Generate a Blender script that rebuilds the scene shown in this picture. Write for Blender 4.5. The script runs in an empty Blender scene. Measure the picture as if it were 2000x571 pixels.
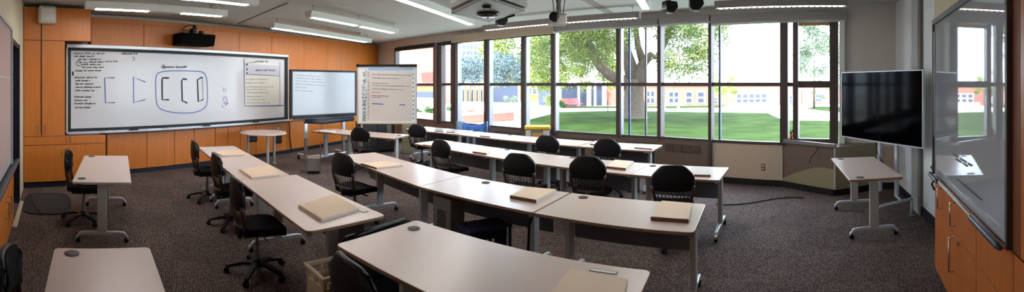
import bpy, bmesh, math, random
from mathutils import Vector, Matrix
random.seed(7)
SC = bpy.context.scene
COL = SC.collection
F, YH, CH = 800.0, 165.0, 1.85          # pixels per radian, horizon row, eye height
CEIL = 3.3

# ------------------------------------------------------------------ photo measurements -> room coordinates
def az(x): return (x - 1000.0) / F
def P(x, y, z):                           # point of known height seen at x, y
    d = (z - CH) / ((YH - y) / F); a = az(x)
    return Vector((d * math.sin(a), d * math.cos(a), z))
def PD(x, y, d):                          # point of known distance
    a = az(x); return Vector((d * math.sin(a), d * math.cos(a), CH + (YH - y) / F * d))
def V2(a, b, c=0): return Vector((a, b, 0))
def onl(x, p, u):                         # bearing of column x meets the plan line p + s u
    t = math.tan(az(x)); s = (t * p.y - p.x) / (u.x - t * u.y)
    return p + u * s
def zat(p, y): return CH + (YH - y) / F * math.hypot(p.x, p.y)

# ------------------------------------------------------------------ materials
def srgb(r, g, b):
    def f(c):
        c /= 255.0
        return c / 12.92 if c <= .04045 else ((c + .055) / 1.055) ** 2.4
    return (f(r), f(g), f(b), 1)
MATS = {}
def mat(name, col, rough=.5, metal=0., spec=.5, emit=None, coat=0., noise=None, bump=None):
    m = bpy.data.materials.new(name); m.use_nodes = True
    nt = m.node_tree; b = nt.nodes['Principled BSDF']
    b.inputs['Base Color'].default_value = col
    b.inputs['Roughness'].default_value = rough
    b.inputs['Metallic'].default_value = metal
    b.inputs['Specular IOR Level'].default_value = spec
    b.inputs['Coat Weight'].default_value = coat
    b.inputs['Coat Roughness'].default_value = .03
    if emit:
        b.inputs['Emission Color'].default_value = emit[0]; b.inputs['Emission Strength'].default_value = emit[1]
    if noise:                              # (scale, amount, stretch xyz)
        sc, am, st = noise
        tc = nt.nodes.new('ShaderNodeTexCoord'); mp = nt.nodes.new('ShaderNodeMapping'); mp.inputs['Scale'].default_value = st
        nz = nt.nodes.new('ShaderNodeTexNoise'); nz.inputs['Scale'].default_value = sc; nz.inputs['Detail'].default_value = 4
        rp = nt.nodes.new('ShaderNodeValToRGB')
        rp.color_ramp.elements[0].position = .3; rp.color_ramp.elements[1].position = .7
        rp.color_ramp.elements[0].color = tuple(c * (1 - am) for c in col[:3]) + (1,)
        rp.color_ramp.elements[1].color = tuple(min(1, c * (1 + am)) for c in col[:3]) + (1,)
        L = nt.links.new
        L(tc.outputs['Object'], mp.inputs['Vector']); L(mp.outputs['Vector'], nz.inputs['Vector'])
        L(nz.outputs['Fac'], rp.inputs['Fac']); L(rp.outputs['Color'], b.inputs['Base Color'])
        if bump:
            bm = nt.nodes.new('ShaderNodeBump'); bm.inputs['Strength'].default_value = bump; bm.inputs['Distance'].default_value = .01
            L(nz.outputs['Fac'], bm.inputs['Height']); L(bm.outputs['Normal'], b.inputs['Normal'])
    MATS[name] = m
    return m
M = {}
M['wood'] = mat('cherry_veneer', srgb(200, 116, 40), .38, noise=(3.0, .09, (9, 9, .55)))
M['wood_dark'] = mat('cherry_edge', srgb(120, 62, 20), .5)
M['wood_right'] = mat('cherry_veneer_right', srgb(186, 104, 46), .35, noise=(3.0, .13, (9, 9, .5)))
M['wall'] = mat('painted_wall', srgb(212, 209, 205), .9, noise=(40, .03, (1, 1, 1)))
M['wall_cream'] = mat('cream_wall', srgb(205, 195, 170), .9, noise=(14, .05, (4, 4, .3)))
M['beige_end'] = mat('beige_end_panel', srgb(186, 166, 148), .9, noise=(90, .05, (1, 1, 1)))
M['white_wall'] = mat('white_wall', srgb(226, 229, 230), .85)
M['ceiling'] = mat('ceiling_paint', srgb(200, 204, 200), .9, noise=(2, .02, (1, 1, 1)))
M['joint'] = mat('ceiling_joint', srgb(90, 88, 84), .9)
M['navy'] = mat('navy_base', srgb(22, 24, 42), .6)
M['black_base'] = mat('black_base', srgb(16, 16, 18), .6)
M['brownpanel'] = mat('brown_panel', srgb(112, 94, 84), .6, noise=(4, .08, (8, 8, 1)))
M['grille'] = mat('grille_brown', srgb(78, 64, 56), .7)
M['beigepanel'] = mat('beige_panel', srgb(200, 182, 164), .7)
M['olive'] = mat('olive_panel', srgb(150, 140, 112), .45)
M['frame_dark'] = mat('bronze_frame', srgb(82, 72, 72), .5, .3)
M['frame_alu'] = mat('aluminium_frame', srgb(122, 122, 132), .4, .5)
M['frame_blue'] = mat('blue_bar', srgb(78, 96, 150), .45, .2)
M['fascia'] = mat('blind_fascia', srgb(200, 186, 164), .7)
M['fascia_grey'] = mat('fascia_grey', srgb(158, 154, 152), .7)
M['laminate'] = mat('laminate_top', srgb(206, 184, 176), .30, spec=.65, noise=(60, .02, (1, 1, 1)))
M['lam_edge'] = mat('laminate_edge', srgb(156, 120, 92), .5)
M['leg_grey'] = mat('leg_paint', srgb(184, 183, 180), .42, .15)
M['leg_white'] = mat('leg_silver', srgb(200, 204, 210), .35, .4)
M['modesty'] = mat('modesty_mesh', srgb(98, 98, 100), .6)
M['chrome'] = mat('chrome', srgb(205, 207, 212), .18, 1.)
M['black'] = mat('black_plastic', srgb(16, 16, 18), .42, spec=.3)
M['black_fab'] = mat('black_fabric', srgb(13, 13, 16), .9, spec=.2, noise=(300, .2, (1, 1, 1)))
M['navy_fab'] = mat('navy_fabric', srgb(26, 30, 52), .8, spec=.2)
M['chair_brown'] = mat('brown_plastic', srgb(66, 50, 40), .45)
M['slate'] = mat('slate_plastic', srgb(48, 56, 74), .4)
M['white_pl'] = mat('white_plastic', srgb(206, 204, 198), .45)
M['grey_pl'] = mat('grey_plastic', srgb(120, 118, 114), .5)
M['dark_grey'] = mat('dark_grey', srgb(48, 48, 50), .5)
M['board'] = mat('whiteboard_surface', srgb(214, 214, 218), .16, spec=.35)
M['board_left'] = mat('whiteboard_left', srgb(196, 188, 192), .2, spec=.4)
M['glassboard'] = mat('glass_board', srgb(182, 188, 198), .015, spec=1.0, coat=1.0)
M['marker_blue'] = mat('marker_blue', srgb(62, 86, 178), .6)
M['marker_black'] = mat('marker_black', srgb(30, 30, 34), .6)
M['marker_grey'] = mat('marker_faint', srgb(146, 146, 154), .6)
M['marker_red'] = mat('marker_red', srgb(170, 96, 84), .6)
M['paper'] = mat('paper_white', srgb(226, 224, 218), .8)
M['screen_ink'] = mat('screen_ink', srgb(176, 182, 192), .6)
M['paper_cream'] = mat('paper_cream', srgb(222, 223, 214), .8)
M['paper_lav'] = mat('paper_lavender', srgb(198, 199, 212), .8)
M['flip'] = mat('flipchart_paper', srgb(204, 196, 190), .8)
M['cover'] = mat('booklet_cover', srgb(226, 200, 174), .7)
M['spine'] = mat('booklet_spine', srgb(112, 80, 56), .7)
M['screen_on'] = mat('lit_screen', srgb(52, 56, 62), .2, emit=(srgb(218, 230, 242), .30))
M['screen_off'] = mat('black_screen', srgb(3, 4, 7), .08, spec=.05)
M['lamp'] = mat('lamp_diffuser', (1, 1, 1, 1), .5, emit=((1, .94, .87, 1), 18.0))
M['lamp_off'] = mat('lamp_louvre', srgb(205, 198, 188), .5, emit=((1, .92, .84, 1), 3.0))
M['lamp_body'] = mat('lamp_housing', srgb(222, 228, 224), .5)
M['blue_bag'] = mat('blue_liner', srgb(70, 120, 190), .45)
M['pale_blue'] = mat('pale_blue_bin', srgb(150, 182, 216), .5)
M['yellow'] = mat('yellow_lid', srgb(206, 166, 30), .5)
M['crate'] = mat('crate_plastic', srgb(196, 178, 148), .5)
M['tan'] = mat('tan_board', srgb(196, 160, 100), .6)
M['rubber'] = mat('dark_mat', srgb(40, 40, 46), .9, noise=(200, .2, (1, 1, 1)))
M['steel'] = mat('brushed_steel', srgb(150, 146, 144), .35, .7)
M['orange'] = mat('orange_petals', srgb(240, 130, 30), .6)
M['leafgreen'] = mat('pot_leaf', srgb(90, 140, 50), .6)
M['pure_black'] = mat('matt_black', srgb(8, 8, 9), .9, spec=.1)
M['proj_brown'] = mat('projector_front', srgb(122, 92, 60), .45)
M['proj_under'] = mat('projector_underside', srgb(92, 100, 82), .45)  # green reflected from the lawn is put into this colour
M['lens'] = mat('lens_glass', srgb(14, 14, 34), .05, spec=1.)
# outdoors
M['lawn'] = mat('lawn_grass', srgb(44, 60, 26), .95, spec=.03, noise=(.7, .35, (1, 1, 1)))
M['paving'] = mat('pale_paving', srgb(206, 200, 188), .9, noise=(3, .05, (1, 1, 1)))
M['kerb'] = mat('kerb_stone', srgb(150, 146, 140), .9)
M['conc'] = mat('concrete', srgb(196, 188, 182), .9)
M['fol_green'] = mat('oak_leaf', srgb(78, 98, 42), .6, noise=(.9, .5, (1, 1, 1)))
M['fol_lime'] = mat('lime_leaf', srgb(128, 142, 62), .6, noise=(1.1, .35, (1, 1, 1)))
M['fol_grey'] = mat('grey_leaf', srgb(92, 108, 112), .7, noise=(1.1, .3, (1, 1, 1)))
M['fol_pale'] = mat('pale_leaf', srgb(112, 126, 104), .7, noise=(1.1, .3, (1, 1, 1)))
M['fol_low'] = mat('hedge_leaf', srgb(66, 98, 44), .7, noise=(4, .3, (1, 1, 1)))
M['dry'] = mat('dry_flower', srgb(176, 120, 100), .7)
_e = [q for q in M['fol_green'].node_tree.nodes if q.type == 'VALTORGB'][0].color_ramp.elements; _e[0].color = srgb(54, 78, 30); _e[1].color = srgb(110, 116, 46)
M['bark'] = mat('oak_bark', srgb(84, 72, 62), .9, noise=(3, .35, (6, 6, 1)), bump=.6)
M['render_white'] = mat('white_render', srgb(226, 222, 216), .8)
M['slate_wall'] = mat('slate_wall', srgb(56, 62, 80), .8)
M['ochre'] = mat('ochre_column', srgb(128, 100, 58), .8)
M['far_glass'] = mat('far_window_glass', srgb(60, 66, 82), .2)
M['red_seat'] = mat('red_seat', srgb(150, 60, 66), .6)
M['roof'] = mat('roof_sheet', srgb(170, 150, 140), .8)

def brick(name, c1, c2, mort, scale=1.0):
    m = mat(name, c1, .9); nt = m.node_tree
    tc = nt.nodes.new('ShaderNodeTexCoord'); mp = nt.nodes.new('ShaderNodeMapping')
    mp.inputs['Rotation'].default_value = (math.radians(90), 0, 0)
    b = nt.nodes.new('ShaderNodeTexBrick'); b.inputs['Scale'].default_value = 3 * scale
    b.inputs['Color1'].default_value = c1; b.inputs['Color2'].default_value = c2; b.inputs['Mortar'].default_value = mort
    nt.links.new(tc.outputs['Object'], mp.inputs['Vector']); nt.links.new(mp.outputs['Vector'], b.inputs['Vector'])
    nt.links.new(b.outputs['Color'], nt.nodes['Principled BSDF'].inputs['Base Color'])
    return m
M['brick'] = brick('pink_brick', srgb(158, 92, 78), srgb(148, 82, 70), srgb(170, 130, 118))
M['brick_dark'] = brick('red_brick', srgb(112, 52, 46), srgb(100, 46, 40), srgb(130, 90, 80))

def carpet():
    m = mat('carpet', srgb(70, 58, 54), .95, spec=.1); nt = m.node_tree; L = nt.links.new
    b = nt.nodes['Principled BSDF']
    tc = nt.nodes.new('ShaderNodeTexCoord')
    mp = nt.nodes.new('ShaderNodeMapping'); mp.inputs['Rotation'].default_value = (0, 0, math.radians(-36)); mp.inputs['Scale'].default_value = (1, 1.5, 1)
    vo = nt.nodes.new('ShaderNodeTexVoronoi'); vo.inputs['Scale'].default_value = 40; vo.inputs['Randomness'].default_value = .38
    rp = nt.nodes.new('ShaderNodeValToRGB')
    e = rp.color_ramp.elements
    e[0].position = .08; e[0].color = srgb(172, 154, 146); e[1].position = .42; e[1].color = srgb(74, 63, 62)
    ck = nt.nodes.new('ShaderNodeTexChecker'); ck.inputs['Scale'].default_value = 1.1
    ck.inputs['Color1'].default_value = (1, 1, 1, 1); ck.inputs['Color2'].default_value = (.86, .86, .88, 1)
    nz = nt.nodes.new('ShaderNodeTexNoise'); nz.inputs['Scale'].default_value = 60
    mx = nt.nodes.new('ShaderNodeMix'); mx.data_type = 'RGBA'; mx.blend_type = 'MULTIPLY'; mx.inputs['Factor'].default_value = 1
    L(tc.outputs['Object'], mp.inputs['Vector']); L(mp.outputs['Vector'], vo.inputs['Vector']); L(mp.outputs['Vector'], ck.inputs['Vector'])
    L(vo.outputs['Distance'], rp.inputs['Fac']); L(rp.outputs['Color'], mx.inputs[6]); L(ck.outputs['Color'], mx.inputs[7])
    L(mx.outputs[2], b.inputs['Base Color'])
    bp = nt.nodes.new('ShaderNodeBump'); bp.inputs['Strength'].default_value = .6; bp.inputs['Distance'].default_value = .006; bp.invert = True
    L(vo.outputs['Distance'], bp.inputs['Height']); L(bp.outputs['Normal'], b.inputs['Normal'])
    return m
M['carpet'] = carpet()
def glass():
    m = bpy.data.materials.new('window_glass'); m.use_nodes = True; nt = m.node_tree; nt.nodes.clear()
    o = nt.nodes.new('ShaderNodeOutputMaterial'); mx = nt.nodes.new('ShaderNodeMixShader'); mx.inputs[0].default_value = .003
    t = nt.nodes.new('ShaderNodeBsdfTransparent'); t.inputs[0].default_value = (.97, .98, .98, 1)
    g = nt.nodes.new('ShaderNodeBsdfGlossy'); g.inputs['Roughness'].default_value = .12
    nt.links.new(t.outputs[0], mx.inputs[1]); nt.links.new(g.outputs[0], mx.inputs[2]); nt.links.new(mx.outputs[0], o.inputs[0])
    return m
M['glass'] = glass()

# ------------------------------------------------------------------ mesh builder
class MB:
    def __init__(s): s.v = []; s.f = []; s.mi = []
    def add(s, vs, fs, mi=0):
        o = len(s.v); s.v += [Vector(p) for p in vs]
        for f in fs: s.f.append([o + i for i in f]); s.mi.append(mi)
        return s
    def obox(s, o, u, v, w, mi=0):         # origin corner and three edge vectors
        o, u, v, w = Vector(o), Vector(u), Vector(v), Vector(w)
        vs = [o, o + u, o + u + v, o + v, o + w, o + u + w, o + u + v + w, o + v + w]
        fs = [(0, 3, 2, 1), (4, 5, 6, 7), (0, 1, 5, 4), (1, 2, 6, 5), (2, 3, 7, 6), (3, 0, 4, 7)]
        if u.cross(v).dot(w) < 0: fs = [tuple(reversed(f)) for f in fs]
        return s.add(vs, fs, mi)
    def box(s, c, d, mi=0):                # centre and size
        c = Vector(c); return s.obox(c - Vector(d) / 2, (d[0], 0, 0), (0, d[1], 0), (0, 0, d[2]), mi)
    def prism(s, pts, ext, mi=0, side=None):
        pts = [Vector(p) for p in pts]; n = len(pts); e = Vector(ext); side = mi if side is None else side
        o = len(s.v); s.v += pts + [p + e for p in pts]
        nrm = Vector((0, 0, 0))
        for i in range(n): nrm += pts[i].cross(pts[(i + 1) % n])
        flip = nrm.dot(e) < 0
        a = list(range(o, o + n)); b = list(range(o + n, o + 2 * n))
        s.f.append(a if flip else a[::-1]); s.mi.append(mi)
        s.f.append(b[::-1] if flip else b); s.mi.append(mi)
        for i in range(n):
            q = [a[i], a[(i + 1) % n], b[(i + 1) % n], b[i]]
            s.f.append(q[::-1] if flip else q); s.mi.append(side)
        return s
    def tube(s, pts, r, n=8, mi=0, caps=True):
        pts = [Vector(p) for p in pts]; rs = r if isinstance(r, (list, tuple)) else [r] * len(pts)
        o = len(s.v); ref = None
        for i, p in enumerate(pts):
            t = (pts[min(i + 1, len(pts) - 1)] - pts[max(i - 1, 0)]).normalized()
            if ref is None:
                ref = Vector((0, 0, 1)) if abs(t.z) < .9 else Vector((1, 0, 0))
            a = t.cross(ref).normalized(); b = a.cross(t).normalized(); ref = b
            for k in range(n):
                q = 2 * math.pi * k / n; s.v.append(p + (a * math.cos(q) + b * math.sin(q)) * rs[i])
        for i in range(len(pts) - 1):
            for k in range(n):
                s.f.append([o + i * n + k, o + i * n + (k + 1) % n, o + (i + 1) * n + (k + 1) % n, o + (i + 1) * n + k]); s.mi.append(mi)
        if caps:
            s.f.append([o + k for k in range(n)][::-1]); s.mi.append(mi)
            e = o + (len(pts) - 1) * n; s.f.append([e + k for k in range(n)]); s.mi.append(mi)
        return s
    def lathe(s, prof, c=(0, 0, 0), n=20, mi=0):
        c = Vector(c); o = len(s.v)
        for r, z in prof:
            for k in range(n):
                q = 2 * math.pi * k / n; s.v.append(c + Vector((r * math.cos(q), r * math.sin(q), z)))
        for i in range(len(prof) - 1):
            for k in range(n):
                s.f.append([o + i * n + k, o + i * n + (k + 1) % n, o + (i + 1) * n + (k + 1) % n, o + (i + 1) * n + k]); s.mi.append(mi)
        s.f.append([o + k for k in range(n)][::-1]); s.mi.append(mi)
        e = o + (len(prof) - 1) * n; s.f.append([e + k for k in range(n)]); s.mi.append(mi)
        return s
    def grid(s, fn, nu, nv, thick, mi=0):  # closed curved sheet; fn(u,v)->(point, normal)
        o = len(s.v); W = nu + 1; H = nv + 1
        for side in (0, 1):
            for j in range(H):
                for i in range(W):
                    p, nr = fn(i / nu, j / nv); s.v.append(p + nr * thick * (.5 if side == 0 else -.5))
        def id(sd, i, j): return o + sd * W * H + j * W + i
        for j in range(nv):
            for i in range(nu):
                s.f.append([id(0, i, j), id(0, i + 1, j), id(0, i + 1, j + 1), id(0, i, j + 1)]); s.mi.append(mi)
                s.f.append([id(1, i, j), id(1, i, j + 1), id(1, i + 1, j + 1), id(1, i + 1, j)]); s.mi.append(mi)
        for i in range(nu):
            s.f.append([id(0, i, 0), id(1, i, 0), id(1, i + 1, 0), id(0, i + 1, 0)]); s.mi.append(mi)
            s.f.append([id(0, i, nv), id(0, i + 1, nv), id(1, i + 1, nv), id(1, i, nv)]); s.mi.append(mi)
        for j in range(nv):
            s.f.append([id(0, 0, j), id(0, 0, j + 1), id(1, 0, j + 1), id(1, 0, j)]); s.mi.append(mi)
            s.f.append([id(0, nu, j), id(1, nu, j), id(1, nu, j + 1), id(0, nu, j + 1)]); s.mi.append(mi)
        return s
    def ribbon(s, pts, w, nrm, mi=0):      # a pen stroke lying on a surface
        pts = [Vector(p) for p in pts]; nrm = Vector(nrm); o = len(s.v)
        for i, p in enumerate(pts):
            t = (pts[min(i + 1, len(pts) - 1)] - pts[max(i - 1, 0)])
            if t.length < 1e-9: t = Vector((0, 0, 1))
            a = t.normalized().cross(nrm).normalized() * w / 2
            s.v += [p - a, p + a]
        for i in range(len(pts) - 1):
            s.f.append([o + 2 * i, o + 2 * i + 1, o + 2 * i + 3, o + 2 * i + 2]); s.mi.append(mi)
        return s
    def build(s, name, mats, parent=None, smooth=False, bevel=0, world=False, sub=0):
        if not isinstance(mats, (list, tuple)): mats = [mats]
        me = bpy.data.meshes.new(name)
        inv = None
        if world and parent:
            inv = wm(parent).inverted()
        me.from_pydata([tuple(inv @ p) if inv else tuple(p) for p in s.v], [], s.f)
        for m in mats: me.materials.append(m)
        for p, i in zip(me.polygons, s.mi): p.material_index = i; p.use_smooth = smooth
        me.update()
        o = bpy.data.objects.new(name, me); COL.objects.link(o)
        if parent: o.parent = parent
        if bevel:
            b = o.modifiers.new('edge', 'BEVEL'); b.width = bevel; b.segments = 2; b.limit_method = 'ANGLE'; b.angle_limit = math.radians(50)
        if sub:
            q = o.modifiers.new('smooth', 'SUBSURF'); q.levels = sub; q.render_levels = sub
        return o
def wm(o):
    m = o.matrix_basis.copy()
    if o.parent: m = wm(o.parent) @ m
    return m
def thing(name, label, cat, loc=(0, 0, 0), rz=0, group=None):
    o = bpy.data.objects.new(name, None); COL.objects.link(o); o.empty_display_size = .1
    o.location = loc; o.rotation_euler = (0, 0, rz); return tag(o, label, cat, group)
def tag(o, label, cat, group=None):
    o['label'] = label; o['category'] = cat
    if group: o['group'] = group
    return o
def struct(o): o['kind'] = 'structure'; return o
def recentre(o):                           # move a single-mesh object's origin to its base
    me = o.data; n = len(me.vertices)
    c = Vector((sum(v.co.x for v in me.vertices) / n, sum(v.co.y for v in me.vertices) / n, min(v.co.z for v in me.vertices)))
    me.transform(Matrix.Translation(-c)); o.location = c; return o
def kids(o): return [c for c in bpy.data.objects if c.parent == o]
def copy_tree(o, parent=None):
    ks = kids(o)
    c = o.copy(); COL.objects.link(c)
    if parent: c.parent = parent
    for k in ks: copy_tree(k, c)
    return c
def relabel(o, label):
    o['label'] = label; return o

# ------------------------------------------------------------------ room plan
K0 = V2(-7.28, 2.97); K1 = V2(-4.60, 13.72); K2 = V2(2.93, 7.75); K3 = V2(5.88, 4.32); K4 = V2(1.27, -1.21)
UA = (V2(-4.60, 13.72) - V2(-6.87, 4.6)).normalized(); PA = V2(-6.87, 4.6); NA = V2(UA.y, -UA.x)
UB1 = (K2 - K1).normalized(); NB1 = V2(-UB1.y, UB1.x) * -1
UB2 = (K3 - K2).normalized(); NB2 = V2(-UB2.y, UB2.x) * -1
UR = (K4 - K3).normalized(); NR = V2(UR.y, -UR.x)
UL = (K0 - K4).normalized(); NL = V2(UL.y, -UL.x)
Z = Vector((0, 0, 1))
def up(p, z): return Vector((p.x, p.y, z))
def wall_box(mb, a, b, nin, z0, z1, t=.2, mi=0):   # slab behind the line a-b (nin points into the room)
    return mb.obox(up(a, z0), b - a, -nin * t, Z * (z1 - z0), mi)

A0 = PA - UA * 2.4 - NA * .32
struct(MB().prism([up(K0 + V2(-1, .3), 0), up(K1 + V2(-.9, .5), 0), up(K1 + V2(.1, .2), 0), up(K2 - NB1 * .2, 0), up(K3 - NB2 * .2, 0), up(K4 + V2(.3, -.5), 0), up(K4 + V2(-.5, -.3), 0), up(K0 + V2(-1, .2), 0)], (0, 0, -.12)).build('floor', M['carpet']))
cl = MB().prism([up(K0 + V2(-1.2, -.1), CEIL), up(K1 + V2(-1.2, .7), CEIL), up(K1 + V2(.3, .5), CEIL), up(K2 - NB1 * .25, CEIL), up(K3 - NB2 * .4 - NR * .3, CEIL), up(K4 + V2(.5, -.5), CEIL), up(K4 + V2(-.7, -.4), CEIL)], (0, 0, .25))
struct(cl.build('ceiling', M['ceiling']))
# ceiling joints
for i, (a, b) in enumerate([((465, 46), (562, 5)), ((1140, -4), (1192, 26))]):
    p, q = P(a[0], a[1], CEIL), P(b[0], b[1], CEIL); d = (q - p).normalized(); n = d.cross(Z)
    w = .02 if i == 0 else .16
    struct(MB().obox(p - n * w / 2 - Z * .012, q - p, n * w, Z * .012).build('trim_%d' % (i + 1), M['joint'] if i == 0 else M['fascia_grey']))
# front wall (behind the wood), left wall, right wall, back is closed by left and right meeting
struct(wall_box(MB(), A0 - UA * .8, K1 - NA * .32 + UA * .6, NA, 0, CEIL).build('wall_front', M['wall']))
# ================================================================== FRONT WALL CASEWORK
def onA(x, off=0.): return onl(x, PA + NA * off, UA)
def tallA(x): return onl(x, PA + NA * .6, UA)
TF = .6                                     # how far the tall cupboard stands proud
def handle_v(mb, p, n, z0, z1, r=.006, out=.03):   # vertical bow handle
    a = Vector((p.x, p.y, z0)); b = Vector((p.x, p.y, z1)); n = Vector(n)
    mb.tube([a, a + n * out, b + n * out, b], r, 6); return mb
# tall cupboard at the left end
a48, a82, a127, a178, a207 = (tallA(x) for x in (46, 81, 127, 178, 207))
t = thing('tall_cupboard', 'tall orange wood cupboard with two full-height doors left of the long whiteboard', 'cupboard', up(a48, 0))
back = -NA * .9
cb = a48 + UL * .88
MB().prism([up(a48, .11) - NA * .02, up(a127, .11) - NA * .02, up(a127, .11) + back, up(cb, .11)], Z * 3.12).obox(up(a127, .11) - NA * .02, a207 - a127, back, Z * .77).obox(up(a127, 2.66) - NA * .02, a178 - a127, back, Z * .57).build('body', M['wood_dark'], t, world=True)
for i, (l, r) in enumerate(((a48, a82), (a82, a127))):
    d = MB().obox(up(l, .925) + UA * .006, (r - l) - UA * .012, -NA * .02, Z * 1.705).build('door', M['wood'], t, bevel=.002, world=True)
    hp = (l if i else r) + UA * (.07 if i else -.07)
    handle_v(MB(), hp, NA, .96, 1.12).build('handle', M['chrome'], d, world=True)
MB().obox(up(a48, 2.64) + UA * .006, a82 - a48 - UA * .012, -NA * .02, Z * .59).build('top_panel', M['wood'], t, bevel=.002, world=True)
MB().obox(up(a82, 2.64) + UA * .006, a178 - a82 - UA * .012, -NA * .02, Z * .59).build('top_panel', M['wood'], t, bevel=.002, world=True)
d = MB().obox(up(a48, .77) + UA * .006, a207 - a48 - UA * .012, -NA * .02, Z * .145).build('drawer', M['wood'], t, bevel=.002, world=True)
for x in (129, 138): handle_v(MB(), tallA(x), NA, .80, .90).build('handle', M['chrome'], d, world=True)
d = MB().obox(up(a48, .115) + UA * .006, a207 - a48 - UA * .012, -NA * .02, Z * .645).build('lower_door', M['wood'], t, bevel=.002, world=True)
handle_v(MB(), tallA(121), NA, .55, .66).build('handle', M['chrome'], d, world=True)
struct(MB().obox(up(a48, 0) - NA * .06, a207 - a48, -NA * .05, Z * .11).obox(up(onA(207), 0) - NA * .05, onA(742) - onA(207), -NA * .05, Z * .10).build('baseboard_front', M['navy']))
# base units along the recess
xs = [209, 287, 341, 379.5, 420.5, 445, 470, 500, 560, 600, 640, 690, 741]
zs = .84
names = ['first plain orange base cupboard right of the tall cupboard', 'second orange base cupboard from the tall cupboard, under the whiteboard pens',
         'third orange base cupboard from the tall cupboard, under the blue eraser', 'fourth orange base cupboard, behind the far desk with a chair tucked in',
         'fifth orange base cupboard, narrow, just left of the round table', 'sixth orange base cupboard, narrow, touching the left rim of the round table',
         'orange base cupboard with a black socket panel seen under the left of the round table', 'orange base cupboard with a black socket panel seen under the right of the round table',
         'orange base cupboard with a hanging black cable, left of the big lit display leg', 'orange base cupboard with small dark handle right of the left display leg',
         'orange base cupboard low behind the right display leg', 'dark corner base cupboard behind the flip board']
for i in range(len(xs) - 1):
    l, r = onA(xs[i]), onA(xs[i + 1])
    t = thing('base_cupboard', names[i], 'cupboard', up(l, 0), group='base cupboards along the front wall')
    MB().obox(up(l, .10) - NA * .02, r - l, -NA * .27, Z * (zs - .10)).build('body', M['wood_dark'], t, world=True)
    d = MB().obox(up(l, .105) + UA * .006, r - l - UA * .012, -NA * .02, Z * (zs - .11)).build('door', M['wood'], t, bevel=.002, world=True)
    if i in (6, 7):
        px = (483, 502, 266, 279) if i == 6 else (539, 550, 264, 281)
        p0, p1 = onA(px[0]), onA(px[1]); zt, zb = zat(p0, px[2]), zat(p0, px[3])
        s = MB().obox(up(p0, zb), p1 - p0, NA * .012, Z * (zt - zb)).build('socket_panel', M['black'], t, bevel=.003, world=True)
        for k in (.25, .6):
            c = p0 + (p1 - p0) * k
            MB().obox(up(c, zb + (zt - zb) * .3) + NA * .012, (p1 - p0) * .16, NA * .004, Z * (zt - zb) * .4).build('socket', M['dark_grey'], s, world=True)
    if i in (9, 10):
        handle_v(MB(), l + UA * .6, NA, .55, .68).build('handle', M['black'], t, world=True)
# ledge over the base units
struct(MB().obox(up(onA(207, 0), zs) + NA * .01, onA(741) - onA(207), -NA * .30, Z * .025).build('trim_3', M['wood_dark']))
# timber panelling above, one panel per joint
px = [178, 281, 416, 468, 531, 594, 640, 667.5, 698, 721, 741]
for i in range(len(px) - 1):
    l, r = onA(px[i], -.06), onA(px[i + 1], -.06)
    struct(MB().obox(up(l, .865) + UA * .005, r - l - UA * .010, -NA * .24, Z * 2.235).build('trim_%d' % (4 + i), M['wood'], bevel=.003))
l, r = onA(178, -.05), onA(741, -.05)
struct(MB().obox(up(l, 3.10), r - l, -NA * .25, Z * .10).build('trim_14', M['wood']))
struct(MB().obox(up(l, .865) - NA * .06, r - l, -NA * .16, Z * 2.23).build('trim_15', M['wood_dark']))
l = onA(128.5, -.06)
struct(MB().obox(up(onA(100, -.06), .865), onA(180, -.06) - onA(100, -.06), -NA * .24, Z * 1.79).build('trim_16', M['wood']))

# ---------------- pen strokes
GLY = {}
def glyph(k):
    if k not in GLY:
        rr = random.Random(k * 17 + 3)
        n = rr.randint(4, 6); g = []
        for i in range(n):
            hi = .62 if rr.random() < .75 else 1.0
            g.append((.04 + .88 * i / (n - 1) + rr.uniform(-.1, .1), (hi if i % 2 else 0) + rr.uniform(-.04, .1)))
        GLY[k] = g
    return GLY[k]
def scrawl(mb, at, x0, x1, y, h, w, nrm, mi=0, rr=None, slope=0.0):
    """a line of illegible handwriting between photo columns x0..x1 on the surface at(x, y)"""
    rr = rr or random; x = x0; cw = h * .62
    while x < x1:
        n = rr.randint(3, 9)
        for _ in range(n):
            if x > x1: break
            g = glyph(rr.randint(0, 25))
            pts = [at(x + gx * cw, y + slope * (x - x0) - gy * h) for gx, gy in g]
            mb.ribbon(pts, w, nrm, mi); x += cw * .95
        x += cw * .9
def smooth_path(pts, n=6):
    out = []
    for i in range(len(pts) - 1):
        p0 = pts[max(i - 1, 0)]; p1 = pts[i]; p2 = pts[i + 1]; p3 = pts[min(i + 2, len(pts) - 1)]
        for k in range(n):
            t = k / n
            out.append(tuple(.5 * ((2 * p1[j]) + (-p0[j] + p2[j]) * t + (2 * p0[j] - 5 * p1[j] + 4 * p2[j] - p3[j]) * t * t + (-p0[j] + 3 * p1[j] - 3 * p2[j] + p3[j]) * t ** 3) for j in range(2)))
    out.append(tuple(pts[-1])); return out
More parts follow.
